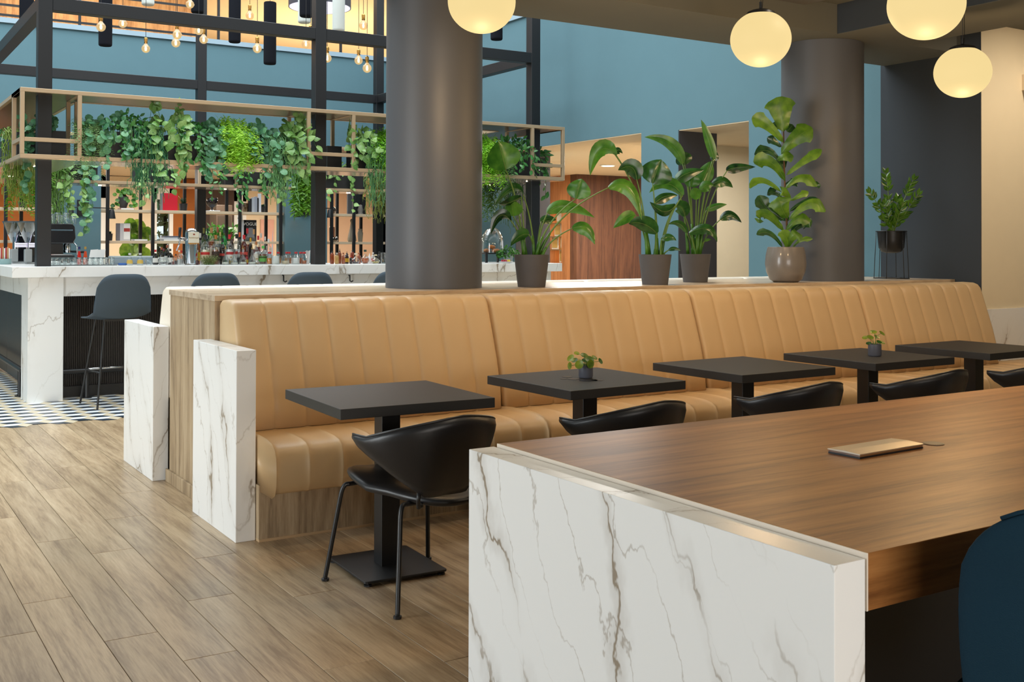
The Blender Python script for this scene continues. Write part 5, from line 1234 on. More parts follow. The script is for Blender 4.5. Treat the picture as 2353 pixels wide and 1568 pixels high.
# vases
def vase(px, pr, z, mat, lab, Y=16.4, extra=None):
    p = px3(px, 500, Y); d = (p-CO).dot(CF)/FPX
    t = thing('vase', (p.x, Y, z), lab, 'vase'); MB().lathe([(a*d, b_*d) for a, b_ in pr], V(p.x, Y, z), 22, cap1=False).build('body', mat, t, smooth=True, auto=1.2)
    return t
M_SMOKE = glass('smoked_glass', (150, 140, 120), tint=.2); M_GREYC = plain('grey_ceramic', (130, 124, 110), .5)
vase(487, [(7, 0), (2, 1.5), (2, 6), (9, 10), (13.5, 18), (13.5, 28), (12, 29)], z2+.014, plain('black_goblet_glass', (28, 22, 24), .1, spec=.7), 'black goblet shaped glass vase on the upper shelf')
vase(563, [(7, 0), (7.5, 1), (7.5, 21)], z2, M_SMOKE, 'smoked cylinder glass vase left of the upper books')
vase(809, [(8, 0), (10.5, 3), (9, 14), (5, 32), (3, 44), (4, 46), (4.5, 50), (2, 53)], z1, M_GREYC, 'tall tapering grey carafe vase with round stopper')
vase(828, [(5, 0), (6, 14), (6.5, 20), (4, 27), (5, 30)], z1, M_GREYC, 'short grey jar vase right of the carafe')
vase(763, [(6, 0), (6.5, 2), (6.5, 33), (6, 34)], z1, glass('brown_glass', (190, 160, 130), tint=.2), 'tall brown glass bottle vase right of the second post')
vase(771, [(3, 0), (6, 3), (6.5, 6), (5, 10), (3, 11)], z1, M_SMOKE, 'small round smoked glass bowl vase', Y=16.31)
vase(765, [(3, 0), (6.5, 4), (7, 9), (5, 14), (3, 16)], z2, M_SMOKE, 'round smoked glass ball vase on the upper shelf, right opening')
vase(884, [(7, 0), (9, 6), (8, 16), (6, 26)], z2, plain('amber_vase', (206, 116, 30), .2), 'amber vase beside the near dark column')
vase(828, [(7, 0), (5, 4), (7, 10), (5, 15), (4, 21), (2, 22)], z2, plain('stone_figure', (120, 114, 106), .7, var=.2), 'small grey stone figure before the widest black book', Y=16.28)
for k, (px, w, h, z) in enumerate(((349, 11, 14, z1), (361, 8, 14, z1))):
    p = px3(px, 500, 16.4); tumbler(V(p.x, 16.4, z), .04, .09, ('clear glass cube at the right of the large leaves, left one', 'clear glass cube at the right of the large leaves, right one')[k])
# dark cabinet with plant in the lounge
t = thing('lounge_cabinet', (xf(505)*19/21, 19.2, 0), 'dark cabinet unit in the lounge behind the goblet vase', 'cabinet')
x0, x1 = at(497, 500, Y=19).x, at(534, 500, Y=19).x
MB().box(x0, x1, 19.0, 19.4, 0, 2.1).build('case', plain('dark_bronze_case', (64, 50, 38), .4), t, bevel=.01)
MB().box(x0+.03, x1-.03, 18.99, 19.0, .9, 1.9).build('door', plain('dark_door', (52, 42, 32), .35), t)
tuft('potted_plant', (at(508, 560, Y=17.4).x, 17.4, 1.42), .22, .30, 40, 'bright green bushy plant behind the amber bottles', 'plant', leafmat('bright_leaf', (40, 110, 30), (120, 190, 60), .4, .3), .11)
st = thing('plant_stand', (at(508, 560, Y=17.4).x, 17.4, 0), 'slim dark stand carrying the bushy plant behind the bottles', 'stand')
q = world_loc(st); MB().tube([q, q+V(0, 0, 1.30)], .02, 8).lathe([(.16, 0), (.16, .02)], q, 20).build('pole', M_BLACK, st)
MB().lathe([(.09, 1.30), (.13, 1.42)], q, 20).build('bowl', M_BLACK, st, smooth=True)
# wall art in the lounge
t = thing('wall_picture', (xf(622), YF-.03, 1.2), 'tall abstract picture in pale pink and blue on the cream lounge wall', 'picture')
x0, x1 = xf(598), xf(628)
MB().box(x0, x1, YF-.04, YF-.01, .6, 1.9).build('canvas', plain('pale_pink_canvas', (222, 170, 150), .7, var=.12), t)
MB().grid([[(x0+.2, YF-.042, .62), (x0+.2, YF-.042, .9)], [(x1-.02, YF-.042, 1.2), (x1-.02, YF-.042, 1.75)]]).build('blue_stripe', plain('pale_blue_stripe', (150, 176, 196), .7), t)
# wall lamps on the blue pillars
def wall_lamp(pxc, lab):
    c = at(pxc, 480, Y=YB); z = c.z; x = c.x
    t = thing('wall_lamp', (x, YB, z), lab, 'lamp', 'black wall lamps on the blue pillars')
    MB().box(x-.077, x+.077, YB-.03, YB, z-.10, z+.125).build('wall_plate', M_BLACK, t, bevel=.003)
    MB().tube([(x-.25, YB-.14, z+.015), (x, YB-.10, z+.017), (x+.38, YB-.14, z+.010)], .007, 8).tube([(x, YB-.03, z+.017), (x, YB-.10, z+.017)], .009, 8).build('arm', M_BLACK, t, smooth=True)
    for dx in (-.185, .36):
        s = MB().lathe([(.012, .0), (.026, -.005), (.036, -.03), (.052, -.135), (.050, -.137), (.03, -.02)], (x+dx, YB-.16, z+.0), 18, cap1=True).build('lamp_shade', M_BLACK, t, smooth=True, auto=.8)
        MB().lathe([(.001, 0), (.04, 0)], (x+dx, YB-.16, z-.12), 14).build('light_disc', emit('wall_lamp_glow', (255, 206, 140), 3) if 'wall_lamp_glow' not in MATS else MATS['wall_lamp_glow'], s)
wall_lamp(190, 'black two armed wall lamp on the left blue pillar')
wall_lamp(700, 'black two armed wall lamp on the blue pillar beside the second post')
# camera dome on the back post
p = at(855, 332, Y=14.66)
t = thing('security_camera', p, 'small dark camera fixed to the far black post above the shelf', 'camera')
MB().box(p.x-.04, p.x+.04, p.y-.06, p.y+.038, p.z-.08, p.z+.10).build('bracket', M_STEELDARK, t, bevel=.006)
MB().tube([(p.x-.04, p.y-.03, p.z+.05), (p.x-.14, p.y-.06, p.z+.02)], .035, 12).build('body', M_STEELDARK, t, smooth=True, auto=.6)
# ================================================================ HANGING PLANTS
def leaf_mesh(name, kind, mat):
    if kind == 'heart':
        out = [(0, 0), (.10, .26), (.28, .40), (.52, .36), (.78, .18), (1, 0)]
    elif kind == 'oval':
        out = [(0, 0), (.14, .12), (.40, .24), (.66, .22), (.88, .10), (1, 0)]
    else:
        out = [(0, 0), (.06, .28), (.32, .47), (.66, .45), (.93, .22), (1, 0)]
    v = []; f = []
    for x, w in out: v += [(x, w, -.10*w-.22*x*x), (x, 0, .02-.22*x*x), (x, -w, -.10*w-.22*x*x)]
    for k in range(len(out)-1):
        a = k*3; f += [(a, a+1, a+4, a+3), (a+1, a+2, a+5, a+4)]
    me = bpy.data.meshes.new(name); me.from_pydata(v, [], f); me.materials.append(mat)
    for p in me.polygons: p.use_smooth = True
    return me
L_POTHOS = leaf_mesh('leaf', 'heart', leafmat('pothos_leaf', (66, 128, 44), (172, 206, 128), .3, .25))
L_ROUND = leaf_mesh('leaf', 'round', leafmat('round_leaf', (28, 92, 62), (130, 190, 140), .35, .25))
L_OVAL = leaf_mesh('leaf', 'oval', leafmat('oval_leaf', (22, 84, 32), (86, 150, 76), .25, .2))
M_VINE = plain('vine_stem', (70, 104, 44), .6)
M_STRING = leafmat('string_stem', (36, 106, 70), (126, 176, 110), .5, .1)
M_LIME = leafmat('lime_fern', (104, 180, 24), (180, 226, 70), .5, .4)
M_TINY = leafmat('tiny_leaf', (76, 128, 52), (180, 206, 140), .5, .3)
def strand(R, x, zt, length, yf, up):
    """One trailing stem: out of the planter, over its front edge and down."""
    y0 = yf+.12+R.random()*.06; dx = R.gauss(0, .05)
    p = [V(x, y0, zt-.02), V(x+dx*.4, y0-.05, zt+up), V(x+dx*.8, yf-.02-R.random()*.03, zt+up*.5-.02)]
    n = max(3, int(length/.07))
    for k in range(1, n+1): p.append(V(x+dx*(.8+.4*k/n)+R.gauss(0, .010), yf-.04-R.random()*.05, zt+up*.5-.02-length*k/n))
    return p
def along(pts, step):
    out = []; acc = 0
    for a, b in zip(pts, pts[1:]):
        l = (b-a).length; d = step-acc
        while d < l: out.append((a.lerp(b, d/l), (b-a).normalized())); d += step
        acc = (acc+l) % step if step > l or True else 0
        acc = l-(d-step)
    return out
NLEAF = 0
def vine_plant(x, yf, zt, w, nst, lmin, lmax, up, lmesh, size, step, label, name='trailing_plant', group=None, seed=0, dirn=V(0, -1, 0), top=True):
    global NLEAF
    R = random.Random(int(x*977)+seed); t = thing(name, (x, yf+.1, zt), label, 'plant', group)
    st = MB(); o0 = world_loc(t)
    for s in range(nst):
        xs = x+(s/(nst-1)-.5)*w if nst > 1 else x
        L = lmin+(lmax-lmin)*R.random()**1.3
        pts = strand(R, xs, zt, L, yf, up*(.4+.8*R.random())); st.tube(pts, .0026, 4)
        for k, (q, d) in enumerate(along(pts, step)):
            q = q+V(R.gauss(0, .012), R.gauss(0, .010), 0)
            side = V(R.gauss(0, .8), -abs(R.gauss(.5, .4)), R.gauss(-.45, .4)); 
            if q.z > zt+.01: side = V(R.gauss(0, .7), -.4+R.gauss(0, .6), .5+R.gauss(0, .4))
            ax = (d*.35+side.normalized()).normalized(); nz = V(R.gauss(0, .35), -1, .55); nz = (nz-ax*nz.dot(ax)).normalized(); ay = nz.cross(ax)
            sc = size*(.65+.7*R.random()); M = Matrix((ax, ay, nz)).transposed().to_4x4()@Matrix.Scale(sc, 4)
            M.translation = q-o0
            o = bpy.data.objects.new('leaf', lmesh); C.objects.link(o); o.parent = t; o.matrix_local = M; NLEAF += 1
    f = st.build('stems', M_VINE, t); f['kind'] = 'stuff'
    return t
def string_plant(x, yf, zt, w, n, lmin, lmax, label, mat=M_STRING, seed=0, r=.0042):
    R = random.Random(int(x*971)+seed); t = thing('string_plant', (x, yf+.1, zt), label, 'plant'); b = MB()
    for s in range(n):
        xs = x+R.uniform(-.5, .5)*w; L = lmin+(lmax-lmin)*R.random(); pts = strand(R, xs, zt, L, yf+R.random()*.03, .05+.05*R.random())
        pts = [p+V(R.gauss(0, .014), R.gauss(0, .010), 0) for p in pts]; b.tube(pts, r, 4, r*.7)
        for q, d in along(pts[2:], .09):
            e = V(R.gauss(0, 1), -abs(R.gauss(0, .6)), -.9).normalized(); b.tube([q, q+e*.05, q+e*.05+V(0, 0, -.06)], r*.8, 3)
    f = b.build('strands', mat, t); f['kind'] = 'stuff'; return t
def fern(x, yf, zt, w, n, lmin, lmax, up, label, mat=M_LIME, seed=0, s=.05):
    R = random.Random(int(x*983)+seed); t = thing('hanging_fern', (x, yf+.1, zt), label, 'plant'); b = MB()
    for k in range(n):
        xs = x+R.uniform(-.5, .5)*w; L = lmin+(lmax-lmin)*R.random(); pts = strand(R, xs, zt, L, yf+R.random()*.06-.03, up*R.random())
        for q, d in along(pts, .022):
            for z in (-1, 1):
                e = (d.cross(V(0, 1, 0))*z+V(0, -.5*R.random(), 0)+d*.7+V(R.gauss(0, .3), R.gauss(0, .2), R.gauss(0, .3))).normalized(); g = e.orthogonal().normalized()
                l = s*(.5+R.random()*.7); b.add([q, q+e*l*.5+g*l*.13, q+e*l, q+e*l*.5-g*l*.13], [(0, 1, 2, 3)])
    f = b.build('fronds', mat, t); f['kind'] = 'stuff'; return t
YP = 10.37; ZP = 2.42
X = lambda px: at(px, 370, Y=10.35).x
Lz = lambda py: 2.42-at(400, py, Y=10.33).z            # hanging length that ends at this height of the picture
fern(X(203), YP, ZP, .20, 60, .10, .46, .12, 'fine pale leaved trailing plant at the left end of the front planters', M_TINY, 1, .026)
vine_plant(X(250), YP, ZP, .34, 9, .12, .42, .15, L_ROUND, .062, .046, 'blue green round leaved plant, second from the left on the front shelf')
vine_plant(X(306), YP, ZP, .28, 10, .10, .40, .15, L_OVAL, .060, .040, 'glossy oval leaved plant left of the grey stringy plant')
string_plant(X(340), YP, ZP, .26, 46, .25, .66, 'long stringy grey green cactus hanging before the open shelf')
vine_plant(X(388), YP, ZP, .30, 9, .10, .50, .24, L_POTHOS, .092, .062, 'variegated heart leaved plant right of the stringy plant')
vine_plant(X(447), YP, ZP, .28, 10, .12, .40, .12, L_OVAL, .066, .042, 'glossy oval leaved plant in front of the far post')
vine_plant(X(497), YP, ZP, .24, 8, .12, .48, .16, L_ROUND, .066, .050, 'blue green round leaved plant left of the lime fern', seed=3)
fern(X(545), YP, ZP, .26, 70, .10, .36, .22, 'bright lime green fern hanging in the middle of the front shelf')
vine_plant(X(598), YP, ZP, .22, 8, .10, .36, .14, L_ROUND, .062, .048, 'blue green round leaved plant right of the lime fern', seed=5)
string_plant(X(642), YP, ZP, .26, 44, .25, .60, 'stringy grey green cactus before the second blue pillar', seed=2)
vine_plant(X(684), YP, ZP, .24, 8, .10, .46, .24, L_POTHOS, .092, .060, 'variegated heart leaved plant beside the second post', seed=7)
vine_plant(X(836), YP, ZP, .22, 7, .10, .40, .18, L_POTHOS, .088, .058, 'variegated heart leaved plant left of the near dark column', seed=9)
string_plant(X(866), YP, ZP, .20, 36, .30, .64, 'stringy grey green cactus touching the near dark column', seed=4)
fern(X(890), YP, ZP, .22, 50, .10, .40, .20, 'lime fern half hidden at the left of the near column', seed=3)
fern(X(1122), YP, ZP, .24, 70, .10, .44, .22, 'lime green fern right of the near dark column', seed=5)
fern(X(1155), YP, ZP, .14, 30, .10, .40, .10, 'small leaved trailing plant behind the big paddle leaf', leafmat('dark_tiny', (40, 90, 40), (110, 150, 90), .5, .2), 6, .03)
vine_plant(X(1193), YP, ZP, .34, 13, .06, .30, .18, L_OVAL, .062, .036, 'glossy oval leaved plant at the right end of the front shelf', seed=11)
# left side run
vine_plant(1.60, 10.95, ZP, .2, 7, .15, .55, .14, L_ROUND, .06, .05, 'round leaved plant on the left side run of the shelf', seed=12)
string_plant(1.52, 11.3, ZP, .22, 40, .35, .72, 'stringy plant hanging at the left edge of the view', leafmat('string_olive', (90, 130, 40), (150, 170, 80), .5, .1), 8)
vine_plant(1.62, 11.9, ZP, .3, 9, .10, .45, .14, L_OVAL, .06, .045, 'oval leaved plant at the far left of the shelf', seed=14)
vine_plant(1.73, 10.64, 2.44, .1, 5, .02, .06, .10, L_ROUND, .05, .04, 'low green plant in the square planter by the left post', seed=15)
# back run, seen under the front shelf
Xk = lambda px: at(px, 420, Y=14.2).x
M_DKF = leafmat('deep_fern', (60, 120, 20), (130, 180, 50), .5, .35)
YQ = 14.14
string_plant(Xk(125), YQ, ZP, .28, 34, .5, 1.0, 'fine hanging plant on the back shelf right of the left post', leafmat('string_dark', (60, 106, 40), (110, 150, 70), .5, .1), 21)
vine_plant(Xk(160), YQ, ZP, .34, 7, .45, .95, .06, L_POTHOS, .085, .085, 'heart leaved vine trailing over the left wall lamp', seed=22)
vine_plant(Xk(193), YQ, ZP, .2, 3, .5, .9, .06, L_ROUND, .08, .09, 'thin round leaved vine before the left blue pillar', seed=23)
vine_plant(Xk(355), YQ, ZP, .5, 7, .25, .6, .10, L_POTHOS, .08, .08, 'heart leaved vine on the back shelf behind the stringy plant', seed=24)
fern(Xk(75), YQ, ZP, .40, 40, .3, .75, .1, 'yellow green fern on the back shelf left of the post', M_DKF, 25, .07)
vine_plant(Xk(520), YQ, ZP, .45, 5, .35, .65, .08, L_OVAL, .08, .07, 'oval leaved vines on the back shelf below the lime fern', seed=26)
vine_plant(Xk(575), YQ, ZP, .5, 8, .15, .6, .12, L_OVAL, .075, .07, 'oval leaved vines on the back shelf right of the lime fern', seed=27)
vine_plant(Xk(640), YQ, ZP, .4, 6, .2, .55, .12, L_POTHOS, .08, .075, 'heart leaved vine on the back shelf above the second pillar', seed=28)
fern(Xk(690), YQ, ZP, .30, 26, .4, .68, .06, 'pale green fern on the back shelf beside the second post', M_DKF, 29, .09)
vine_plant(Xk(765), YQ, ZP, .55, 8, .10, .66, .12, L_POTHOS, .08, .08, 'heart leaved vine on the back shelf right of the second post', seed=30)
string_plant(Xk(862), YQ, ZP, .4, 26, .3, .75, 'olive strings on the back shelf near the dark column', leafmat('string_olive2', (90, 120, 40), (150, 160, 80), .5, .1), 31)
fern(6.90, 11.45, ZP, .3, 34, .35, .75, .1, 'dark green hanging fern on the right side run behind the paddle plant', leafmat('dark_fern', (40, 84, 24), (80, 120, 40), .5, .3), 32, .06)
string_plant(6.86, 10.98, ZP, .24, 34, .45, .85, 'fine dark strings on the right side run beside the right post', leafmat('string_deep', (40, 80, 40), (90, 120, 70), .5, .1), 33)
vine_plant(7.06, 10.62, ZP, .2, 8, .15, .62, .12, L_OVAL, .075, .05, 'broad leaved vine in the open right end of the shelf', seed=34)
planter(6.74, 6.98, 11.0, 11.75, 'black trough planter on the right side run of the shelf')
planter(6.99, 7.17, 10.66, 10.84, 'square black planter box in the open right end cell of the shelf')

# ================================================================ POTTED PLANTS ON THE DIVIDER
ZD = 1.1185
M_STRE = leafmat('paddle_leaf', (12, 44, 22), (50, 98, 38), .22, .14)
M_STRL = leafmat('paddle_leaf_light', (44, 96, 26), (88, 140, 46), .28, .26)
M_PSTEM = plain('paddle_stem', (92, 124, 50), .45)
def blade(p0, p1, p2, w, side, mat, name, parent, fold=.18, ripple=.0, shape='paddle', seed=0):
    """A leaf blade along p0-p1-p2 with a folded midrib; side = direction of its width."""
    n = 12; P = bez(p0, p1, p2, n); rows = []; R = random.Random(seed)
    ph = R.random()*6
    for i, p in enumerate(P):
        t = i/n; d = (P[min(i+1, n)]-P[max(i-1, 0)]).normalized(); s = (side-d*side.dot(d)).normalized(); nn = s.cross(d)
        if shape == 'paddle': q = math.sin(PI*min(1, t*.98+.02)**.72)**.75
        elif shape == 'fiddle': q = .30+.70*max(0, (t-.05)/.95)**1.1 if t < .72 else math.sqrt(max(0, 1-((t-.66)/.345)**2)); q *= min(1, t/.05+.15)
        else: q = math.sin(PI*t**.85)
        hw = w/2*max(0.015, q); r = []
        for j in range(-3, 4):
            u = j/3; rp = ripple*w*math.sin(t*17+ph+u*2)*abs(u)
            r.append(p+s*hw*u*(1-.12*abs(u)*fold)+nn*(abs(u)**1.3*hw*fold*2+rp))
        rows.append(r)
    o = MB().grid(rows).build(name, mat, parent, smooth=True)
    rib = MB().tube([p+((P[min(i+1, n)]-P[max(i-1, 0)]).normalized().cross(side)).normalized()*.0 for i, p in enumerate(P[:-1])], max(.0016, w*.012), 5, .0008)
    rib.build('midrib', M_PSTEM, o, smooth=True)
    return o
def tapered_pot(t, base, r, h, taper=.78, mat=M_CONCRETE):
    MB().lathe([(r*taper, 0), (r, h), (r*.93, h), (r*.92, h-.02)], base, 40, cap1=False).build('pot', mat, t, smooth=True, auto=.7)
    MB().lathe([(.001, .004), (r*.92, 0)], base+V(0, 0, h-.02), 24).build('soil', M_SOIL, t)
def paddle_plant(base, pot_r, pot_h, sx, sy, sc, leaves, label):
    """leaves: (base, tip, [bend], width, turn, depth offset, stem foot, light) in crop pixels of the photograph."""
    t = thing('paddle_plant', base, label, 'plant', 'paddle leaved plants on the divider'); tapered_pot(t, base, pot_r, pot_h)
    D = (base-CO).dot(CF); f = lambda p, d: at(sx+p[0]/sc, sy+p[1]/sc, D=D+d)
    for k, (b, tip, bend, w, turn, dd, foot, light) in enumerate(leaves):
        p0, p2 = f(b, dd*.6), f(tip, dd)
        mid = f(bend, dd*.9) if bend else (p0+p2)/2+V(0, 0, .012)
        if bend: mid = mid*2-(p0+p2)/2
        ax = (p2-p0).normalized(); sd = ax.cross(CF).normalized(); side = (sd*math.cos(turn)+CF*math.sin(turn)).normalized()
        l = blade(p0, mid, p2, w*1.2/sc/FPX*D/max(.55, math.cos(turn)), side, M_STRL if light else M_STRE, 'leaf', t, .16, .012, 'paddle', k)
        s0 = base+V((k % 3-1)*.02, ((k*7) % 3-1)*.02, pot_h-.02)
        fx = f((foot[0], foot[1]), 0); s0 = V(*(base+(fx-base)*V(1, 1, 0).dot(V(0,0,0))+V(0, 0, pot_h-.02))) if False else s0+(CR*((fx-base).dot(CR))*.8)
        h = (p0.z-s0.z); m1 = s0+V(0, 0, h*.6)+(p0-s0)*.18; m1.z = s0.z+h*.62
        st = bez(s0, m1, p0, 10)
        MB().tube(st, .0075, 7, .0035).build('stem', M_PSTEM, t, smooth=True)
        if h > .12: MB().tube([st[0], st[1], st[2], st[3]], .0125, 7, .0085).build('leaf_sheath', M_STRL, t, smooth=True)
    return t
paddle_plant(V(3.80, 5.80, ZD), .113, .205, 1080, 250, 3.4844, [
    ((285, 485), (225, 258), None, 235, .15, 0, (425, 1185), 1),
    ((425, 690), (190, 785), (330, 640), 62, .5, .05, (520, 1185), 0),
    ((345, 860), (330, 735), None, 120, .5, -.03, (430, 1185), 1),
    ((410, 705), (232, 765), (320, 752), 52, .8, -.05, (430, 1185), 0),
    ((325, 895), (165, 1012), (235, 860), 75, .4, -.06, (420, 1185), 0),
    ((472, 1008), (325, 1100), (400, 1020), 75, .5, -.08, (520, 1185), 0),
    ((850, 720), (895, 562), None, 165, .2, 0, (545, 1185), 1),
    ((620, 835), (1000, 872), (770, 775), 92, .45, .05, (545, 1185), 1),
    ((570, 905), (690, 892), (630, 878), 62, .5, .08, (540, 1185), 0),
    ((820, 958), (1000, 1088), (930, 965), 92, .3, 0, (600, 1185), 1),
    ((1110, 632), (1375, 890), (1275, 640), 105, .35, .02, (560, 1185), 1)], 'paddle leaved plant beside the near column, one stem leaning far right')
paddle_plant(V(4.765, 5.74, ZD), .112, .205, 1330, 250, 3.6465, [
    ((485, 592), (330, 515), (440, 490), 120, .35, -.05, (560, 1245), 0),
    ((315, 392), (95, 560), (180, 345), 120, .3, .03, (580, 1245), 1),
    ((300, 380), (368, 375), (335, 345), 55, .5, .03, (580, 1245), 0),
    ((618, 625), (690, 425), None, 225, .25, -.04, (660, 1245), 0),
    ((870, 728), (590, 705), (740, 630), 90, .45, .06, (705, 1245), 1),
    ((470, 885), (290, 1000), (385, 925), 85, .35, -.08, (560, 1245), 1),
    ((655, 1045), (418, 965), (540, 965), 110, .4, -.12, (640, 1245), 0),
    ((812, 805), (594, 780), (715, 862), 85, .5, -.06, (690, 1245), 0),
    ((640, 790), (830, 725), (725, 735), 70, .5, .04, (660, 1245), 0),
    ((690, 1098), (818, 1105), (755, 1075), 55, .3, -.06, (700, 1245), 0),
    ((752, 1185), (858, 1190), (800, 1172), 30, .3, -.03, (715, 1245), 0)], 'middle paddle leaved plant in a dark pot, one broad dark leaf on top')
paddle_plant(V(5.35, 5.99, ZD), .1125, .205, 1330, 250, 3.6465, [
    ((1135, 432), (1025, 92), (1085, 260), 62, .5, 0, (1000, 1240), 1),
    ((1120, 435), (1160, 365), None, 60, .4, 0, (1000, 1240), 0),
    ((888, 470), (850, 360), None, 115, .4, .05, (960, 1240), 0),
    ((870, 460), (550, 238), (760, 290), 85, .4, .05, (960, 1240), 1),
    ((815, 610), (1052, 512), (900, 545), 90, .4, -.05, (900, 1240), 0),
    ((935, 655), (960, 540), None, 115, .3, -.04, (950, 1240), 1),
    ((1030, 622), (1110, 440), None, 110, .3, .03, (990, 1240), 1),
    ((1020, 690), (1130, 642), (1070, 640), 80, .4, -.05, (990, 1240), 1),
    ((1115, 642), (1292, 662), (1210, 605), 82, .4, -.03, (1010, 1240), 0),
    ((1240, 522), (1480, 488), (1330, 490), 72, .4, 0, (1020, 1240), 0),
    ((985, 762), (965, 660), None, 80, .3, -.06, (980, 1240), 1),
    ((890, 902), (808, 830), (855, 825), 100, .4, -.08, (950, 1240), 0),
    ((1070, 852), (1242, 802), (1150, 815), 48, .4, .03, (1000, 1240), 1),
    ((1185, 930), (1366, 955), (1270, 890), 74, .35, -.05, (1020, 1240), 0),
    ((905, 1042), (748, 970), (840, 965), 46, .4, -.08, (950, 1240), 0),
    ((925, 1045), (1160, 1115), (1080, 1005), 78, .35, -.10, (980, 1240), 0),
    ((1050, 1110), (1110, 1098), None, 20, .3, -.05, (1010, 1240), 1)], 'rightmost paddle leaved plant in a dark pot, before the dark wall opening')
# fiddle leaf fig
base = V(5.955, 5.685, ZD); D = (base-CO).dot(CF)
fg = thing('fiddle_leaf_fig', base, 'fiddle leaf fig in a rounded grey glazed pot before the far dark column', 'plant')
M_GLAZE = plain('grey_glaze', (118, 112, 106), .3, var=.22, coat=.3)
k_ = D/FPX
MB().lathe([(27*k_, 0), (36*k_, 6*k_), (44*k_, 24*k_), (46.5*k_, 42*k_), (45*k_, 62*k_), (41*k_, 80*k_), (39*k_, 81*k_), (39*k_, 76*k_)], base, 44, cap1=False).build('pot', M_GLAZE, fg, smooth=True, auto=.8)
MB().lathe([(.001, 0), (39*k_, 0)], base+V(0, 0, 75*k_), 24).build('soil', M_SOIL, fg)
ff = lambda p, d=0: at(1700+p[0]/3.409, 200+p[1]/3.409, D=D+d)
M_TRUNK = plain('fig_trunk', (96, 70, 46), .8)
MB().tube([base+V(0, 0, 74*k_), ff((368, 1090)), ff((352, 760)), ff((345, 560)), ff((342, 335))], .0085, 8, .005).build('trunk', M_TRUNK, fg, smooth=True)
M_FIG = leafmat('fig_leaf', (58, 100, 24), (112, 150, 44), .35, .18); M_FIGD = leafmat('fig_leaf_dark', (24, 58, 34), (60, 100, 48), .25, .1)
for k, (b, tip, bend, w, turn, dd, dark) in enumerate([
    ((343, 348), (308, 76), None, 225, .1, -.02, 0), ((300, 330), (250, 290), None, 120, .3, .06, 1), ((370, 350), (415, 295), None, 110, .3, .06, 1),
    ((340, 432), (95, 240), (215, 300), 120, .35, -.04, 0), ((325, 525), (570, 325), (440, 400), 165, .2, -.08, 0), ((325, 470), (215, 395), None, 70, .4, .05, 1),
    ((365, 690), (640, 490), (500, 580), 85, .5, -.02, 0), ((290, 570), (420, 540), (350, 545), 95, .4, -.09, 0), ((320, 600), (115, 530), (220, 500), 90, .5, .05, 1),
    ((345, 660), (290, 560), None, 90, .5, .06, 1), ((355, 735), (110, 595), (240, 590), 120, .3, -.07, 0), ((355, 800), (608, 775), (480, 712), 95, .35, -.05, 0),
    ((325, 825), (80, 795), (175, 735), 72, .45, -.02, 0), ((400, 890), (320, 840), (350, 822), 85, .4, -.08, 0), ((400, 890), (535, 818), (470, 850), 60, .4, -.06, 0),
    ((345, 1040), (148, 850), (220, 960), 110, .3, .02, 1), ((372, 1030), (300, 862), (330, 950), 175, .25, -.09, 0), ((330, 880), (215, 840), (270, 825), 80, .5, .06, 1),
    ((390, 975), (615, 880), (500, 905), 70, .5, .03, 1), ((385, 1040), (672, 975), (550, 915), 115, .3, -.06, 0), ((345, 1130), (150, 1065), (210, 1000), 110, .35, -.07, 0),
    ((365, 1125), (555, 1045), (450, 1040), 100, .35, -.05, 0), ((400, 1140), (555, 1100), (500, 1060), 120, .3, .02, 1), ((372, 1258), (335, 1120), None, 90, .3, -.10, 0),
    ((375, 1258), (490, 1165), (420, 1165), 110, .3, -.10, 0), ((335, 1258), (132, 1158), (235, 1150), 62, .4, -.05, 1), ((415, 1258), (570, 1190), (480, 1200), 42, .4, -.02, 0),
    ((355, 765), (450, 735), None, 80, .5, .07, 1), ((345, 640), (330, 560), None, 80, .4, .07, 1), ((380, 1050), (330, 1000), None, 90, .4, .08, 1), ((540, 760), (632, 765), None, 60, .5, .06, 1)]):
    p0, p2 = ff(b, dd*.5), ff(tip, dd); mid = ff(bend, dd*1.2) if bend else (p0+p2)/2+CF*-.02
    if bend: mid = mid*2-(p0+p2)/2
    ax = (p2-p0).normalized(); sd = ax.cross(CF).normalized(); side = (sd*math.cos(turn)+CF*math.sin(turn)).normalized()
    blade(p0, mid, p2, w*1.15/3.409/FPX*D, side, M_FIGD if dark else M_FIG, 'leaf', fg, .12, .022, 'fiddle', k+50)
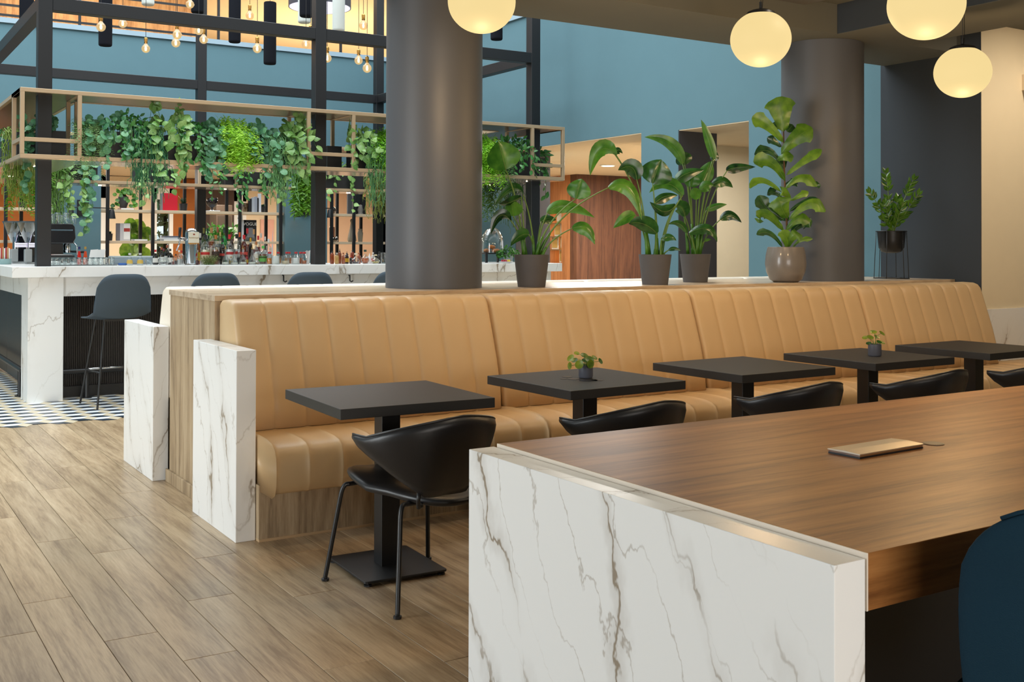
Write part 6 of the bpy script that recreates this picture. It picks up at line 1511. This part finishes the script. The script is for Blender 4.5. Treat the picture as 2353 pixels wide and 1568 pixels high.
# ZZ plant on wire stand
base = V(7.40, 5.90, ZD); D = (base-CO).dot(CF); k_ = D/FPX
zz = thing('zz_plant', base, 'small glossy leaved plant in a black bowl on a thin wire stand', 'plant')
rim = 109*k_
MB().lathe([(12*k_, rim-50*k_), (22*k_, rim-47*k_), (28*k_, rim-38*k_), (30*k_, rim-20*k_), (32*k_, rim), (30*k_, rim), (29*k_, rim-4*k_)], base, 32, cap1=False).build('bowl', M_BLACK, zz, smooth=True, auto=.9)
MB().lathe([(.001, 0), (29*k_, 0)], base+V(0, 0, rim-5*k_), 20).build('soil', M_SOIL, zz)
ws = MB()
def ring(r, z, n=28): return [base+V(r*math.cos(2*PI*q/n), r*math.sin(2*PI*q/n), z) for q in range(n+1)]
ws.tube(ring(39*k_, .004), .0035, 6); ws.tube(ring(34*k_, rim), .0035, 6)
MB().tube(ring(39*k_, .004), .0035, 6).build('base_ring', M_BLACK, zz, smooth=True)
MB().tube(ring(34*k_, rim), .0035, 6).build('top_ring', M_BLACK, zz, smooth=True)
for q in range(6):
    a = 2*PI*q/6+.4; MB().tube([base+V(39*k_*math.cos(a), 39*k_*math.sin(a), .004), base+V(34*k_*math.cos(a), 34*k_*math.sin(a), rim)], .003, 6).build('wire_leg', M_BLACK, zz, smooth=True)
M_ZZ = leafmat('zz_leaf', (30, 74, 20), (88, 136, 34), .25, .12)
fz = lambda p, d=0: at(1950+p[0]/5.6, 380+p[1]/5.6, D=D+d)
for s, (tip, bend, dd, n) in enumerate([((470, 60), (530, 420), 0, 9), ((850, 150), (690, 470), .03, 9), ((915, 340), (720, 640), -.05, 9), ((255, 320), (450, 600), -.02, 8), ((460, 460), (520, 700), -.08, 6), ((640, 400), (590, 660), -.04, 7), ((690, 520), (620, 720), -.09, 6), ((440, 690), (520, 800), -.06, 3)]):
    p0 = fz((565+(s-4)*8, 872), dd*.2); p2 = fz(tip, dd); pm_ = fz(bend, dd*.7); pts = bez(p0, pm_*2-(p0+p2)/2 if s > 3 else pm_, p2, 14)
    MB().tube(pts, .006, 6, .002).build('stem', M_PSTEM, zz, smooth=True)
    for i in range(n):
        f = .30+.70*i/(n-1); j = min(13, int(f*14)); q = pts[j]; d = (pts[min(14, j+1)]-pts[max(0, j-1)]).normalized()
        sdv = d.cross(CF).normalized()
        for sg in (-1, 1):
            ax = (d*.75+sdv*sg*(.65 if i < n-1 else .25)+CF*rnd.uniform(-.5, .3)).normalized(); ln = .070*(1-.25*abs(f-.6))
            side = (ax.cross(CF)).normalized()*.8+CF*rnd.uniform(-.6, .6)
            blade(q, q+ax*ln*.5, q+ax*ln, .030, side.normalized(), M_ZZ, 'leaf', zz, .2, 0, 'lens', s*20+i)
